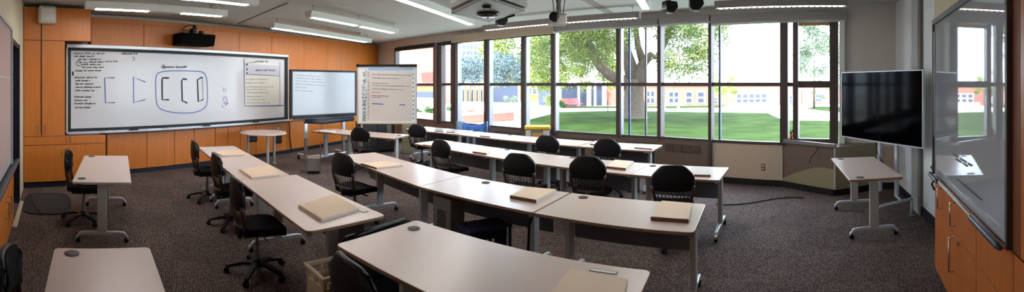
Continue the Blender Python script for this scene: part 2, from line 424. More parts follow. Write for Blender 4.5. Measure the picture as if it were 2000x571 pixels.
# ---------------- the long whiteboard
OB = .03
b0, b1 = onA(129, OB), onA(561, OB)
zt, zb = 2.62, .925
LB = (b1 - b0).length; U = UA
t = thing('long_whiteboard', 'long wall-mounted whiteboard with handwritten notes and bracket sketches, hung on the orange wood wall', 'whiteboard', up(b0, zb))
fw = .075
MB().obox(up(b0, zb), b1 - b0, -NA * .08, Z * (zt - zb)).build('surface', M['board'], t, world=True)
fr = MB()
fr.obox(up(b0, zb), b1 - b0, NA * .025, Z * .06).obox(up(b0, zt - .11), b1 - b0, NA * .025, Z * .06)
fr.obox(up(b0, zb), U * .09, NA * .025, Z * (zt - zb)).obox(up(b1, zb), -U * .10, NA * .025, Z * (zt - zb))
fr.build('frame', M['black_base'], t, world=True)
MB().obox(up(b0, zt - .055), b1 - b0, NA * .06, Z * .065).build('top_rail', M['leg_white'], t, bevel=.006, world=True)
MB().obox(up(b0, zb), U * .028, NA * .03, Z * (zt - zb)).build('side_rail', M['white_pl'], t, world=True)
MB().obox(up(b1, zb - .03), U * .028, NA * .03, Z * (zt - zb)).build('side_rail', M['leg_grey'], t, world=True)
MB().obox(up(b0, zb - .035), b1 - b0, NA * .11, Z * .02).obox(up(b0, zb - .015), b1 - b0, NA * .02, Z * .03).build('pen_tray', M['leg_white'], t, world=True)
def atB(x, y):
    p = onA(x, OB + .004); return up(p, zat(p, y))
wr = MB(); rr = random.Random(5)
for (x0, x1, y, h) in [(145, 176, 106, 4), (180, 202, 106, 3.4), (145, 183, 112, 4), (152, 172, 117.5, 3.2), (175, 195, 117.5, 3.2), (153, 170, 123.5, 3.2), (174, 202, 122.5, 3), (206, 230, 121.5, 3),
                       (158, 196, 127.5, 3), (160, 200, 133, 3.4), (146, 160, 140, 3.6), (164, 198, 139.5, 3.2), (146, 190, 153, 3.6), (147, 176, 159, 2.8), (147, 182, 165.5, 3.2),
                       (147, 197, 172, 3.4), (147, 184, 178.5, 3.4), (145, 178, 191, 3.4), (145, 170, 197.5, 3.2), (145, 186, 204, 3.2), (146, 174, 211.5, 3.2)]:
    scrawl(wr, atB, x0, x1, y, h * 1.05, .0085, NA, 0, rr)
scrawl(wr, atB, 237, 268, 107, 5, .011, NA, 0, rr); scrawl(wr, atB, 315, 363, 133, 5, .012, NA, 0, rr)
for path in ([(316, 128.5), (321, 127), (319, 133), (323, 135)], [(258, 112), (262, 112.5), (262, 117), (259, 118)], [(157, 117), (150, 121), (150, 127), (158, 129)], [(199, 106), (205, 104)]):
    wr.ribbon([atB(*q) for q in smooth_path(path)], .012, NA)
wr.build('lettering', M['marker_black'], t, world=True)
bl = MB()
for path in ([(224, 152), (204.5, 152.5), (206, 201), (224.5, 200.5)], [(284, 160.5), (260.5, 151), (261, 201), (284, 194.5)]):
    bl.ribbon([atB(*q) for q in path], .022, NA)
oval = smooth_path([(320, 139.5), (340, 138.5), (375, 139), (395, 141), (402.5, 150), (405, 170), (404.5, 200), (398, 212), (378, 220), (345, 220.5), (318, 215), (307, 204), (304.5, 180), (304.5, 155), (308, 144), (320, 139.5)])
bl.ribbon([atB(*q) for q in oval], .018, NA)
for path in ([(436, 197), (437, 191), (440, 189.5), (443, 194), (444.5, 203), (446, 202)], [(435, 205), (434, 209), (437, 209)], [(436, 171), (436.5, 179)], [(440, 173), (440.5, 179)], [(437, 203), (440, 199), (441, 206), (443, 201)]):
    bl.ribbon([atB(*q) for q in smooth_path(path)], .013, NA)
bl.build('marking', M['marker_blue'], t, world=True)
bk = MB()
for path in ([(330, 152.5), (317.5, 152.5), (316.5, 156), (317, 195), (330, 195)], [(365, 155.5), (358, 154), (355, 158), (356, 197), (366, 201.5)], [(396, 152.5), (393.5, 151.5), (385.5, 156), (387.5, 199), (397, 194.5)]):
    bk.ribbon([atB(*q) for q in path], .036, NA)
bk.ribbon([atB(395.5, 153), atB(397, 194)], .01, NA)
bk.build('marking', M['marker_black'], t, world=True)
# projected sheet on the right part of the board
def quadB(name, m, x0, x1, ya, yb, yc, yd, off):
    p, q = onA(x0, OB + off), onA(x1, OB + off)
    return MB().prism([up(p, zat(p, ya)), up(q, zat(q, yb)), up(q, zat(q, yc)), up(p, zat(p, yd))], -NA * .002).build(name, m, t, world=True)
quadB('notes_sheet', M['paper_cream'], 478, 546.5, 118.5, 126, 206, 207, .004)
quadB('heading_band', M['paper_lav'], 480, 546, 126, 128, 147.5, 144.5, .006)
li = MB(); rr = random.Random(9)
def atS(x, y):
    p = onA(x, OB + .011); return up(p, zat(p, y))
li.ribbon([atS(477, 116), atS(478, 207), atS(554, 206)], .016, NA); li.ribbon([atS(546.5, 121), atS(547, 206)], .010, NA)
li.ribbon([atS(481, 145), atS(546, 148.5)], .012, NA)
li.build('marking', M['marker_blue'], t, world=True)
nt_ = MB()
scrawl(nt_, atS, 498, 524, 122, 5, .011, NA, 0, rr); scrawl(nt_, atS, 498, 536, 139, 4, .009, NA, 0, rr)
nt_.ribbon([atS(*q) for q in smooth_path([(478, 126), (486, 123), (500, 121.5)])], .010, NA)
for y in (126, 135, 143): nt_.ribbon([atS(481.5, y), atS(483.5, y + 1)], .05, NA)
nt_.build('lettering', M['marker_black'], t, world=True)
fn = MB()
for y, x1 in ((156, 525), (163, 519), (171, 533), (176, 522), (182, 524), (190, 510), (196, 518), (202, 526)):
    scrawl(fn, atS, 481, x1, y, 2.6, .006, NA, 0, rr)
fn.build('lettering', M['marker_grey'], t, world=True)
p = onA(141, OB + .004)
MB().obox(up(p, 2.02), U * .03, NA * .004, Z * .08).build('magnet', M['black'], t, world=True)
# pens lying in the tray
for i, (x, mm, lb) in enumerate(((208, 'white_pl', 'white marker pen lying in the whiteboard tray, farthest along to the tall cupboard'), (262, 'black', 'black marker pen in the whiteboard tray below the second blue bracket'),
                                 (326, 'white_pl', 'pale marker pen in the whiteboard tray just left of the blue eraser'), (404, 'navy_fab', 'dark blue marker pen in the whiteboard tray right of the blue eraser'), (500, 'black', 'black marker pen in the whiteboard tray under the yellowish notes sheet'))):
    c = up(onA(x, OB + .06), zb - .005)
    o = MB().tube([c - U * .09, c + U * .03, c + U * .04, c + U * .09], [.009, .009, .012, .012], 8).build('marker_pen', M[mm], smooth=False)
    tag(recentre(o), lb, 'pen', 'pens in the whiteboard tray')
e = onA(350, .02); e2 = onA(375, .02)
o = thing('board_eraser', 'blue and grey board eraser box hung below the long whiteboard on the ledge', 'eraser', up((e + e2) / 2 + NA * .0, zs + .025))
MB().obox(up(e, zs + .025), e2 - e, -NA * .055, Z * .055).build('body', M['slate'], o, bevel=.01, world=True)
MB().obox(up(e, zs + .05) + UA * .03, e2 - e - UA * .06, NA * .006, Z * .025).build('blue_face', M['blue_bag'], o, world=True)
# short-throw projector bar over the board
c = up(onA(380, .22), 0); c.z = zat(c, 79)
t = thing('wall_projector', 'black short-throw projector bar with a cable loop on the wood wall above the long whiteboard', 'projector', c)
w2 = (onA(414, .2) - onA(346, .2)) / 2
pr = [c - w2 + Z * .13, c + w2 + Z * .13, c + w2 * .9 - Z * .12, c - w2 * 1.02 - Z * .12]
MB().prism([p - NA * .18 for p in pr], NA * .36).build('body', M['pure_black'], t, bevel=.02, world=True)
MB().obox(c - NA * .26 - UA * .08 + Z * .02, UA * .16, NA * .12, Z * .10).obox(c - NA * .26 - UA * .05 + Z * .05, UA * .1, NA * .28, Z * .12).build('bracket', M['dark_grey'], t, world=True)
MB().tube([c + Z * .13 + UA * .05, c + Z * .24 + UA * .02, c + Z * .30 - UA * .02, c + Z * .33 - UA * .1, c + Z * .28 - UA * .25, c + Z * .2 - UA * .3, c + Z * .2 - UA * .18, c + Z * .16 - UA * .1], .012, 6).build('cable', M['black'], t, smooth=True, world=True)
MB().box(c + Z * .19 - UA * .04, (.12, .12, .12)).box(c + Z * .26 + UA * .0, (.07, .07, .14)).box(c + Z * .17 + UA * .17, (.1, .1, .09)).build('connector', M['black'], t, bevel=.02, world=True)
# white wall speaker
p0, p1 = tallA(73), tallA(107)
t = thing('wall_speaker', 'white box speaker fixed high on the tall orange cupboard at the left', 'speaker', up((p0 + p1) / 2 + NA * .01, 2.92))
d0 = PA + NA * (TF + .01)
zl, zh = 2.92, 3.23
MB().prism([up(p0, zl) + UA * .0 + NA * .005, up(p1, zl) + NA * .005, up(p1, zh) + NA * .005, up(p0, zh) + NA * .005], NA * .16).build('cabinet', M['white_pl'], t, bevel=.035, world=True)
MB().obox(up(p0, zl + .04) + UA * .04 + NA * .166, (p1 - p0) - UA * .08, NA * .006, Z * (zh - zl - .1)).build('grille', M['paper'], t, bevel=.002, world=True)
MB().tube([up(a82, zl + .02) + NA * .008, up(a82, .96) + NA * .008], .009, 6).build('cable', M['black'], t, world=True)
MB().obox(up(p0, zh - .03) + UA * .1 + NA * .166, UA * .02, NA * .008, Z * .012).build('indicator', M['black'], t, world=True)

# ================================================================== LEFT WALL
def onL(x, off=0.): return onl(x, K4 + NL * off, UL)
cs0 = K4 + UL * .9
e27 = onL(27); e22 = onL(22); e40 = onL(41.5); e24 = onL(24.5)
struct(MB().obox(up(K4 - UL * .3, 0) - NL * .36, UL * ((e27 - K4).length + .3), -NL * .15, Z * CEIL)
       .obox(up(K4 - UL * .3, .87) - NL * .03, UL * ((e27 - K4).length + .3), -NL * .33, Z * (CEIL - .87))
       .obox(up(e27, 2.47) - NL * .03, e40 - e27, -NL * .4, Z * (CEIL - 2.47))
       .obox(up(e40, 0) - NL * .03, K0 - e40 + UL * .6, -NL * .4, Z * CEIL).build('wall_left', M['wall_cream']))
# door with dark frame
dd = struct(MB().obox(up(e27, 0) - NL * .03, UL * .06, -NL * .25, Z * 2.47).obox(up(e40, 0) - NL * .02, -UL * .09, -NL * .25, Z * 2.47).obox(up(e27, 2.40) - NL * .03, e40 - e27, -NL * .25, Z * .07).build('door_1', M['navy']))
MB().obox(up(e27, .02) + UL * .06 - NL * .18, UL * .42, -NL * .045, Z * 2.38).build('leaf', M['wood'], dd, world=True)
MB().obox(up(e27, .02) + UL * .48 - NL * .19, (e40 - e27) - UL * .57, -NL * .045, Z * 2.38).build('dark_leaf', M['black_base'], dd, world=True)
hp = up(onL(35, -.18), 1.07)
MB().tube([hp, hp + NL * .06, hp + NL * .06 - UL * .14], .012, 8).build('handle', M['chrome'], dd, world=True)
struct(MB().obox(up(e27, 0) - NL * .02, e40 - e27, NL * .06, Z * .012).build('trim_17', M['fascia']))
# left whiteboard and cupboard
t = thing('side_whiteboard', 'pale whiteboard at the left edge of the room beside the dark doorway', 'whiteboard', up(e22, .9))
bs = K4 + UL * 1.4
MB().obox(up(bs, .90), e22 - bs, -NL * .025, Z * 1.62).build('surface', M['board_left'], t, world=True)
MB().obox(up(bs, 2.50), e22 - bs, NL * .02, Z * .04).obox(up(e22, .87), -UL * .05, NL * .02, Z * 1.67).build('frame', M['leg_grey'], t, world=True)
MB().obox(up(bs, 1.92) + NL * .001, e22 - bs, NL * .003, Z * .012).build('seam', M['leg_grey'], t, world=True)
MB().tube([up(bs, .87) + NL * .05, up(e27, .87) + NL * .05], .028, 10).obox(up(bs, .865) - NL * .02, e27 - bs, NL * .07, Z * .015).build('pen_tray', M['slate'], t, smooth=False, world=True)
t = thing('side_cupboard', 'orange wood low cupboard with a wire handle under the side whiteboard at the left edge', 'cupboard', up(e27, 0))
MB().obox(up(bs, .09) - NL * .01, e27 - bs - UL * .02, -NL * .32, Z * .76).build('body', M['wood_dark'], t, world=True)
sp = onL(16)
for a, b in ((bs, bs + (sp - bs) * .5), (bs + (sp - bs) * .5, sp), (sp, e27 - UL * .02)):
    d = MB().obox(up(a, .10) + UL * .005, b - a - UL * .01, -NL * .02 + NL * .012, Z * .74).build('door', M['wood'], t, world=True)
    if b is sp:
        q = sp - UL * .10; q2 = q - UL * .22
        MB().tube([up(q, .42), up(q, .42) + NL * .045, up(q, .60) + NL * .045, up(q, .60)], .008, 6).tube([up(q2, .42), up(q2, .42) + NL * .045, up(q2, .60) + NL * .045, up(q2, .60)], .008, 6).build('handle', M['chrome'], d, world=True)
MB().obox(up(bs, 0) - NL * .05, e27 - bs - UL * .02, -NL * .2, Z * .09).build('plinth', M['navy'], t, world=True)
# dark mat and its cable near the doorway
mc = P(92, 398, 0)
mb = MB(); pts = []
for k in range(28):
    q = 2 * math.pi * k / 28; r = 1 / ((abs(math.cos(q)) ** 4 + abs(math.sin(q)) ** 4) ** .25)
    v = UL * .55 * r * math.cos(q) + NL * .36 * r * math.sin(q); pts.append(mc + v)
t = thing('floor_mat', 'dark grey rounded mat lying on the carpet by the left doorway', 'mat', (mc.x, mc.y, 0))
MB().prism(pts, Z * .012).build('pad', M['rubber'], t, bevel=.004, world=True)
MB().tube([pts[i] + Z * .012 for i in range(28)] + [pts[0] + Z * .012], .006, 6, caps=False).build('binding', M['black'], t, world=True)
w = [P(58, 372, .01), P(62, 392, .02), P(72, 408, .02), P(84, 421, .01)]
tag(recentre(MB().tube(w, .005, 6).build('floor_cable', M['black'], smooth=True)), 'thin black cable lying across the dark mat by the left doorway', 'cable')
# ================================================================== WINDOW WALL
def onW(x, off=0.):
    if az(x) < math.atan2(K2.x, K2.y): return onl(x, K1 + NB1 * off, UB1)
    return onl(x, K2 + NB2 * off, UB2)
def nW(x): return NB1 if x < 1289 else NB2
SILL, HEAD, TR = .80, 3.03, 1.85
w0, w1 = onW(774), onW(1640)
mb = MB()
for a, b, n in ((w0, K2, NB1), (K2, w1, NB2)):
    wall_box(mb, a, b, n, 0, SILL - .05, .22); wall_box(mb, a, b, n, HEAD + .03, CEIL, .22)
wall_box(mb, K1 - UB1 * .35, w0, NB1, 0, CEIL, .22); wall_box(mb, w1, K3 + UB2 * .3, NB2, 0, CEIL, .22)
struct(mb.build('wall_window', M['wall']))
bays = [(776, 850), (866, 884), (897, 949), (959, 1021), (1031, 1079), (1088, 1206), (1215, 1287), (1294, 1386), (1392, 1525), (1540, 1550), (1560, 1621)]
for i, (x0, x1) in enumerate(bays):
    a, b = onW(x0), onW(x1); n = nW(x0); u = (b - a).normalized()
    fm = MB(); m = M['frame_dark']
    fr = .035 if x1 - x0 > 20 else .015
    tz = .035 if x0 < 1550 else .06
    zt0 = HEAD if x0 < 1530 else HEAD - .0
    fm.obox(up(a, SILL - .05) + n * .03, b - a, -n * .09, Z * .05).obox(up(a, HEAD - .0) + n * .03, b - a, -n * .09, Z * .05)
    fm.obox(up(a, TR - tz) + n * .02, b - a, -n * .07, Z * 2 * tz)
    if x0 >= 1530:
        fm.obox(up(a, SILL) + n * .06, b - a, -n * .12, Z * .08)
    w = struct(fm.build('window_%d' % (i + 1), m))
    for k, (z0, z1) in enumerate(((SILL, TR - tz), (TR + tz, HEAD))):
        MB().obox(up(a, z0) - n * .02, b - a, -n * .008, Z * (z1 - z0)).build('pane', M['glass'], w, world=True)
# posts between the bays: bronze, with an aluminium edge on the left-hand windows
gaps = [(774, 776)] + [(bays[i][1], bays[i + 1][0]) for i in range(len(bays) - 1)] + [(1621, 1637)]
for i, (x0, x1) in enumerate(gaps):
    a, b = onW(x0), onW(x1 - .01); n = nW((x0 + x1) / 2)
    if x0 < 1289 < x1:
        a, b = onl(x0, K1, UB1), onl(x1, K1, UB1)
    lo = 0.0 if x0 == 1386 else SILL - .05
    mb = MB(); v = b - a
    if 880 < x0 < 1215:
        mb.obox(up(a, lo) + n * .08, v * .55, -n * .17, Z * (HEAD + .02 - lo), 0).obox(up(a + v * .55, lo) + n * .06, v * .45, -n * .15, Z * (HEAD + .02 - lo), 1)
    else:
        mb.obox(up(a, lo) + n * .08, v, -n * .17, Z * (HEAD + .02 - lo), 0)
        if x0 in (850,): mb.obox(up(a + v * .25, lo) + n * .11, v * .3, -n * .02, Z * (HEAD + .02 - lo), 1)
    struct(mb.build('trim_%d' % (20 + i), [M['frame_dark'], M['frame_alu']]))
for i, (x, mm, z0) in enumerate(((1229, 'frame_blue', SILL), (1261, 'frame_alu', SILL), (1405.5, 'frame_blue', SILL))):
    a = onW(x, -.05); n = nW(x); u = UB1 if x < 1289 else UB2
    struct(MB().obox(up(a, z0) - u * .018, u * .036, -n * .04, Z * (HEAD - z0)).build('trim_%d' % (40 + i), M[mm]))
# panels below the sill
k = onW(1386); 
pn = MB(); gr = MB()
pn.obox(up(w0, .10), K2 - w0, NB1 * .03, Z * (SILL - .15), 0).obox(up(K2, .10), k - K2, NB2 * .03, Z * (SILL - .15), 0)
for x0, x1, nn in ((966, 1022, 3), (1040, 1080, 2), (1096, 1206, 6), (1222, 1284, 4), (1299, 1370, 4)):
    for j in range(nn):
        a = onW(x0 + (x1 - x0) * j / nn, .03); b = onW(x0 + (x1 - x0) * (j + .88) / nn, .03); n = nW(x0)
        pn.obox(up(a, .52), b - a, n * .012, Z * .15, 1)
        for q in range(5): pn.obox(up(a, .535 + q * .028), b - a, n * .018, Z * .008, 0)
struct(pn.build('trim_45', [M['brownpanel'], M['grille']]))
a, b = onW(1392), K3
struct(MB().obox(up(a, .10), b - a, NB2 * .02, Z * (SILL - .15)).build('trim_46', M['beigepanel']))
struct(MB().obox(up(w0, 0), K2 - w0, NB1 * .035, Z * .10).obox(up(K2, 0), K3 - K2, NB2 * .045, Z * .11).build('baseboard_window', M['black_base']))
struct(MB().obox(up(w1, SILL - .1), onW(1650) - w1, NB2 * .10, Z * (HEAD - SILL + .2)).build('trim_47', M['white_wall']))
# power outlet in the beige panel
c = onW(1490.5, .02); zc = zat(c, 327)
t = thing('wall_outlet', 'dark brown power outlet in the beige panel below the big right window', 'outlet', up(c, zc - .06))
MB().obox(up(c, zc - .06) - UB2 * .035, UB2 * .07, NB2 * .008, Z * .12).build('plate', M['wood_dark'], t, bevel=.003, world=True)
for s in (-.045, .01): MB().obox(up(c, zc + s) - UB2 * .02 + NB2 * .008, UB2 * .04, NB2 * .004, Z * .035).build('socket', M['white_pl'], t, world=True)
# roller blinds in their cassettes above the windows
def blind(x0, x1, zlo, zhi, out, mm, lb, fab=None, cord=None):
    a, b = onW(x0, .03), onW(x1, .03); n = nW((x0 + x1) / 2)
    t = thing('roller_blind', lb, 'blind', up((a + b) / 2, zlo))
    MB().obox(up(a, zlo), b - a, n * out, Z * (zhi - zlo)).build('cassette', M[mm], t, bevel=.006, world=True)
    MB().obox(up(a, zlo) + n * .03, b - a, n * .03, -Z * .025).build('bottom_bar', M['leg_white'] if x0 > 1000 else M['frame_dark'], t, world=True)
    if fab:
        p, q = onW(fab[0], .02), onW(fab[1], .02)
        MB().obox(up(p, fab[2]), q - p, n * .004, Z * (zlo - fab[2])).build('fabric', M[fab[3]], t, world=True)
    if cord:
        p = onW(cord[0], .06); MB().tube([up(p, zlo), up(p, cord[1])], .006, 6).build('cord', M['white_pl'], t, world=True)
blind(773, 849, 2.96, 3.05, .06, 'black_base', 'dark slim roller blind at the top of the far left window, behind the flip board')
blind(850, 886, 2.98, 3.06, .06, 'black_base', 'short dark roller blind over the narrow window beside the thick post')
blind(887, 1086, 3.00, 3.20, .12, 'fascia', 'cream roller blind cassette over the windows left of the oak tree', cord=None)
blind(1087, 1287, 3.04, 3.16, .11, 'fascia_grey', 'grey roller blind cassette over the windows that show the oak trunk')
blind(1291, 1389, 3.04, 3.16, .11, 'fascia_grey', 'grey roller blind cassette over the leafy window with the dark right post')
blind(1392, 1655, 2.98, 3.14, .12, 'fascia_grey', 'long grey roller blind cassette at the right end of the window wall', fab=(1560, 1621, 2.90, 'tan'), cord=(1637, .95))
# thin slat lines of the lowered far-left blind
mb = MB(); a, b = onW(777, .01), onW(849, .01)
for k in range(36): mb.obox(up(a, 1.9 + k * .03), b - a, NB1 * .012, Z * .004)
o = mb.build('slat_blind', M['leg_grey']); tag(recentre(o), 'fine horizontal slats of the open blind in the far left window', 'blind')
# flowers on the sill of the narrow opening
c = onW(1545, .06)
t = thing('flower_pot', 'small pot of orange flowers standing low in the narrow window slit at the right', 'pot', up(c, SILL + .08))
MB().lathe([(.022, 0), (.034, .07), (.03, .07)], up(c, SILL + .08)).build('pot', M['orange'], t, smooth=True, world=True)
mb = MB()
for k in range(14):
    q = k * 2.4; v = Vector((math.cos(q), math.sin(q), 0)) * .03; p = up(c, SILL + .14)
    mb.tube([p, p + v * .6 + Z * .04, p + v + Z * (.04 + .03 * (k % 3))], [.004, .009, .002], 5)
mb.build('leaves', M['leafgreen'], t, world=True)

# low angled cabinet under the corner window
g1 = onW(1527, .03); g2 = PD(1633, 300, 6.74); g2.z = 0; g3 = onW(1722, .03)
t = thing('radiator_cabinet', 'low angled brown cabinet with a metal top rail under the corner window', 'cabinet', up(g2, 0))
MB().prism([up(g1, .11), up(g2, .11), up(g3, .11)], Z * .70).build('body', M['brownpanel'], t, world=True)
MB().prism([up(g1, 0) + NB2 * .005, up(g2, 0) - (g2 - g1).normalized() * .05, up(g3, 0)], Z * .11).build('plinth', M['black_base'], t, world=True)
v = g2 - g1; nf = V2(v.y, -v.x).normalized() * -1
if nf.dot(-g1) < 0: nf = -nf
MB().obox(up(g1, .80), v, nf * .03, Z * .07).build('top_rail', M['steel'], t, bevel=.008, world=True)
MB().obox(up(g1, .12) + nf * .0, v.normalized() * .03, nf * .02, Z * .68).obox(up(g2, .12) - v.normalized() * .03, v.normalized() * .03, nf * .02, Z * .68).build('side_rail', M['leg_grey'], t, world=True)
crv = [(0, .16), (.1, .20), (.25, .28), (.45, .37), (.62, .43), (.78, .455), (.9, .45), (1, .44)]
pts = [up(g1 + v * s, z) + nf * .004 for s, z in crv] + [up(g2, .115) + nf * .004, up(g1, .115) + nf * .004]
MB().prism(pts, nf * .01).build('shade_pattern_sheet', M['olive'], t, world=True)  # added sheet: its curved olive shape paints the shade pattern on the cabinet front
v3 = g3 - g2; n3 = V2(v3.y, -v3.x).normalized()
if n3.dot(-g2) < 0: n3 = -n3
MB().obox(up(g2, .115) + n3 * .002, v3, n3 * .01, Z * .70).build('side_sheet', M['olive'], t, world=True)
w = [up(g1 + v * .72, .80) + nf * .036, up(g1 + v * .66, .70) + nf * .03, up(g1 + v * .57, .60) + nf * .03, up(g1 + v * .55, .50) + nf * .03]
tag(recentre(MB().tube(w, .006, 6).build('blind_cable', M['black'], smooth=True)), 'thin dark cable hanging down the front of the low angled corner cabinet', 'cable')

# ================================================================== RIGHT WALL AND CASEWORK
struct(wall_box(MB(), K3 - UR * .25, K4 + UR * .4, NR, 0, CEIL, .25).build('wall_right', M['white_wall']))
def onR(x, off=0.): return onl(x, K3 + NR * off, UR)
struct(MB().obox(up(K3, 0), UR * 3.4, NR * .02, Z * .13).build('baseboard_right', M['navy']))
a, b = onR(1786), onR(1799)
struct(MB().obox(up(a, .0), b - a, NR * .05, Z * CEIL).build('trim_48', M['leg_grey']))
a, b = onR(1800), onR(1803)
struct(MB().obox(up(a, 0), b - a, NR * .05, Z * CEIL).build('trim_49', M['grey_pl']))
RC = V2(3.40, 2.03); URC = V2(-.733, -.680).normalized(); NRC = V2(URC.y, -URC.x)
def onC(x, off=0.): return onl(x, RC + NRC * off, URC)
cE = RC + URC * 2.75
# end panel (beige) from counter height up, grey below
struct(MB().obox(up(RC - URC * .30, 1.0) - NRC * .06, URC * .29, -NRC * .25, Z * (CEIL - 1.0)).build('trim_50', M['beige_end']))
struct(MB().obox(up(RC - URC * .22, 0) - NRC * .08, URC * .20, -NRC * .22, Z * 1.0).build('trim_51', M['white_wall']))
struct(MB().obox(up(RC, 2.46) - NRC * .0, URC * 2.75, -NRC * .36, Z * (CEIL - 2.46)).build('trim_52', M['wall_cream']))
bE = onC(1974); s_b = (bE - RC).length
t = thing('wall_cupboard', 'orange wood cupboard bank with wire handles under the glass board at the right edge', 'cupboard', up(RC, 0))
MB().obox(up(RC, .08) - NRC * .02, cE - RC, -NRC * .34, Z * .90).build('body', M['wood_dark'], t, world=True)
MB().obox(up(RC, 0) - NRC * .07, cE - RC, -NRC * .2, Z * .08).build('plinth', M['navy'], t, world=True)
cuts = [0, .62, 1.30, 1.93, 2.75]
def pull(p, z0, z1, par):
    handle_v(MB(), p, NRC, z0, z1, .0075, .04).build('handle', M['chrome'], par, smooth=True, world=True)
for i in range(4):
    l, r = RC + URC * cuts[i], RC + URC * cuts[i + 1]
    d = MB().obox(up(l, .675) + URC * .004, r - l - URC * .008, -NRC * .02, Z * .30).build('upper_door', M['wood_right'], t, bevel=.002, world=True)
    if i < 2: pull(l + URC * (.30 if i == 0 else .14), .74, .92, d)
    d = MB().obox(up(l, .085) + URC * .004, r - l - URC * .008, -NRC * .02, Z * .582).build('lower_door', M['wood_right'], t, bevel=.002, world=True)
    if i == 1:
        pull(l + URC * .10, .36, .63, d)
        q = up(l + URC * .26, .64)
        MB().tube([q - NRC * .002, q + NRC * .012], .018, 14).build('lock', M['chrome'], d, world=True)
# tall orange end door beyond the board
t2 = thing('tall_side_cupboard', 'tall orange wood cupboard side with a dark edge at the extreme right', 'cupboard', up(bE, 0))
p = RC + URC * (s_b + .02)
MB().obox(up(p, .99) + NRC * .0, URC * .10, -NRC * .30, Z * 1.46).build('dark_edge', M['wood_dark'], t2, world=True)
MB().obox(up(p, .99) + URC * .105, cE - p - URC * .105, -NRC * .3 + NRC * .04, Z * 1.46).build('door', M['wood_right'], t2, world=True)
# the glass board
t = thing('glass_board', 'large glossy glass writing board reflecting the windows, on the right wall over the orange cupboards', 'whiteboard', up(RC, 1.0))
MB().obox(up(RC + URC * .03, 1.0) + NRC * .012, URC * (s_b - .04), -NRC * .02, Z * 1.42).build('surface', M['glassboard'], t, world=True)
MB().obox(up(RC, .99), URC * .028, NRC * .03, Z * 1.44).obox(up(RC, 2.42), URC * s_b, NRC * .03, Z * .045).obox(up(RC + URC * (s_b - .012), .99), URC * .03, NRC * .03, Z * 1.46).build('frame', M['frame_dark'], t, world=True)
MB().obox(up(RC + URC * .055, 1.35) + NRC * .014, URC * .012, NRC * .01, Z * 1.0).build('light_strip', M['leg_white'], t, world=True)
MB().tube([up(RC - URC * .0, 1.0) + NRC * .05, up(RC + URC * (s_b), 1.0) + NRC * .05], .013, 10).build('tray_rail', M['leg_grey'], t, smooth=True, world=True)
for s0, s1 in ((.03, .40), (1.36, s_b)):
    MB().tube([up(RC + URC * s0, 1.0) + NRC * .06, up(RC + URC * (s0 + .03), 1.0) + NRC * .06, up(RC + URC * (s1 - .05), 1.0) + NRC * .06, up(RC + URC * s1, 1.0) + NRC * .06], [.014, .021, .021, .014], 10).build('tray_grip', M['slate'], t, smooth=True, world=True)
def atC(x, y):
    p = onC(x, .016); return up(p, zat(p, y))
mb = MB(); rr = random.Random(21)
scrawl(mb, atC, 1861, 1896, 304, 4.5, .012, NRC, 0, rr, .62); scrawl(mb, atC, 1866, 1888, 313, 4.5, .012, NRC, 0, rr, .62)
mb.ribbon([atC(1868, 349), atC(1890, 368), atC(1919, 392)], .010, NRC)
mb.build('lettering', M['marker_black'], t, world=True)
for zc in ((280, 292), (333, 356)):
    p = RC - URC * .24 + NRC * -.05
    w = [up(p, zat(p, 318)), up(p - URC * .03, zat(p, 328)) + NRC * .03, up(p, zat(p, 338))] if zc[0] == 280 else [up(p, zat(p, 350)), up(p - URC * .01, zat(p, 360)) + NRC * .03, up(p, zat(p, 372))]
    tag(recentre(MB().tube(w, .012, 6).build('cable_hook', M['black'], smooth=True)), 'upper black cable hook on the pale end panel left of the glass board' if zc[0] == 280 else 'lower black cable hook on the pale end panel left of the glass board', 'hook')
# cable on the floor at the right
w = [(1398, 399), (1430, 400), (1470, 396), (1510, 389), (1545, 386), (1570, 387)]
tag(recentre(MB().tube([P(x, y, .012) for x, y in smooth_path(w)], .009, 6).build('floor_cable', M['black'], smooth=True)), 'black cable lying in a curve on the open carpet right of the desks', 'cable')

# ================================================================== CEILING THINGS
def fixture(pa, pb, lb, louvre=False, gapmid=True, grp='linear pendant lights', hw=.09, body='lamp_body'):
    a, b = Vector(pa), Vector(pb); u = (b - a).normalized(); n = u.cross(Z); L = (b - a).length
    z0 = a.z
    t = thing('pendant_light', lb, 'light', up((a + b) / 2, z0), group=grp)
    MB().prism([a - n * hw * .7, a + n * hw * .7, a + n * hw + Z * .11, a - n * hw + Z * .11], b - a).build('housing', M['fascia_grey'] if louvre else M['lamp_body'], t, world=True)
    spans = gapmid if isinstance(gapmid, tuple) else (((.04, .47), (.53, .94)) if gapmid else ((.02, .98),))
    for s0, s1 in spans:
        MB().obox(a + u * L * s0 - n * hw * .55 - Z * .006, u * L * (s1 - s0), n * hw * 1.1, Z * .008).build('diffuser', M['lamp_off'] if louvre else M['lamp'], t, world=True)
        if louvre:
            mb = MB(); k = 0
            while k * .09 < L * (s1 - s0): mb.obox(a + u * (L * s0 + k * .09) - n * hw * .55 - Z * .018, u * .025, n * hw * 1.1, Z * .012); k += 1
            mb.build('louvre', M['grey_pl'], t, world=True)
    for s in (.04, .5, .96):
        p = a + u * L * s + Z * .11
        MB().tube([p, up(p, CEIL)], .006, 6).lathe([(.02, 0), (.02, .03)], up(p, CEIL - .03), 8).build('hanger', M['chrome'], t, world=True)
    return t
zf = 3.07
fixture(P(166, 17, zf), P(441, 33, zf), 'white pendant light with two lit tubes, nearest above the long whiteboard', gapmid=((.07, .42), (.66, .96)))
q = P(501, 12, zf); d = V2(-.38, -.925)
fixture(q + d * 2.9, q, 'lit pendant light cut by the top edge of the photo, above the wall projector')
fixture(P(531, 55, zf), P(722, 84, zf), 'white pendant light running over the tall wood panels above the lit display', gapmid=((.01, .94),))
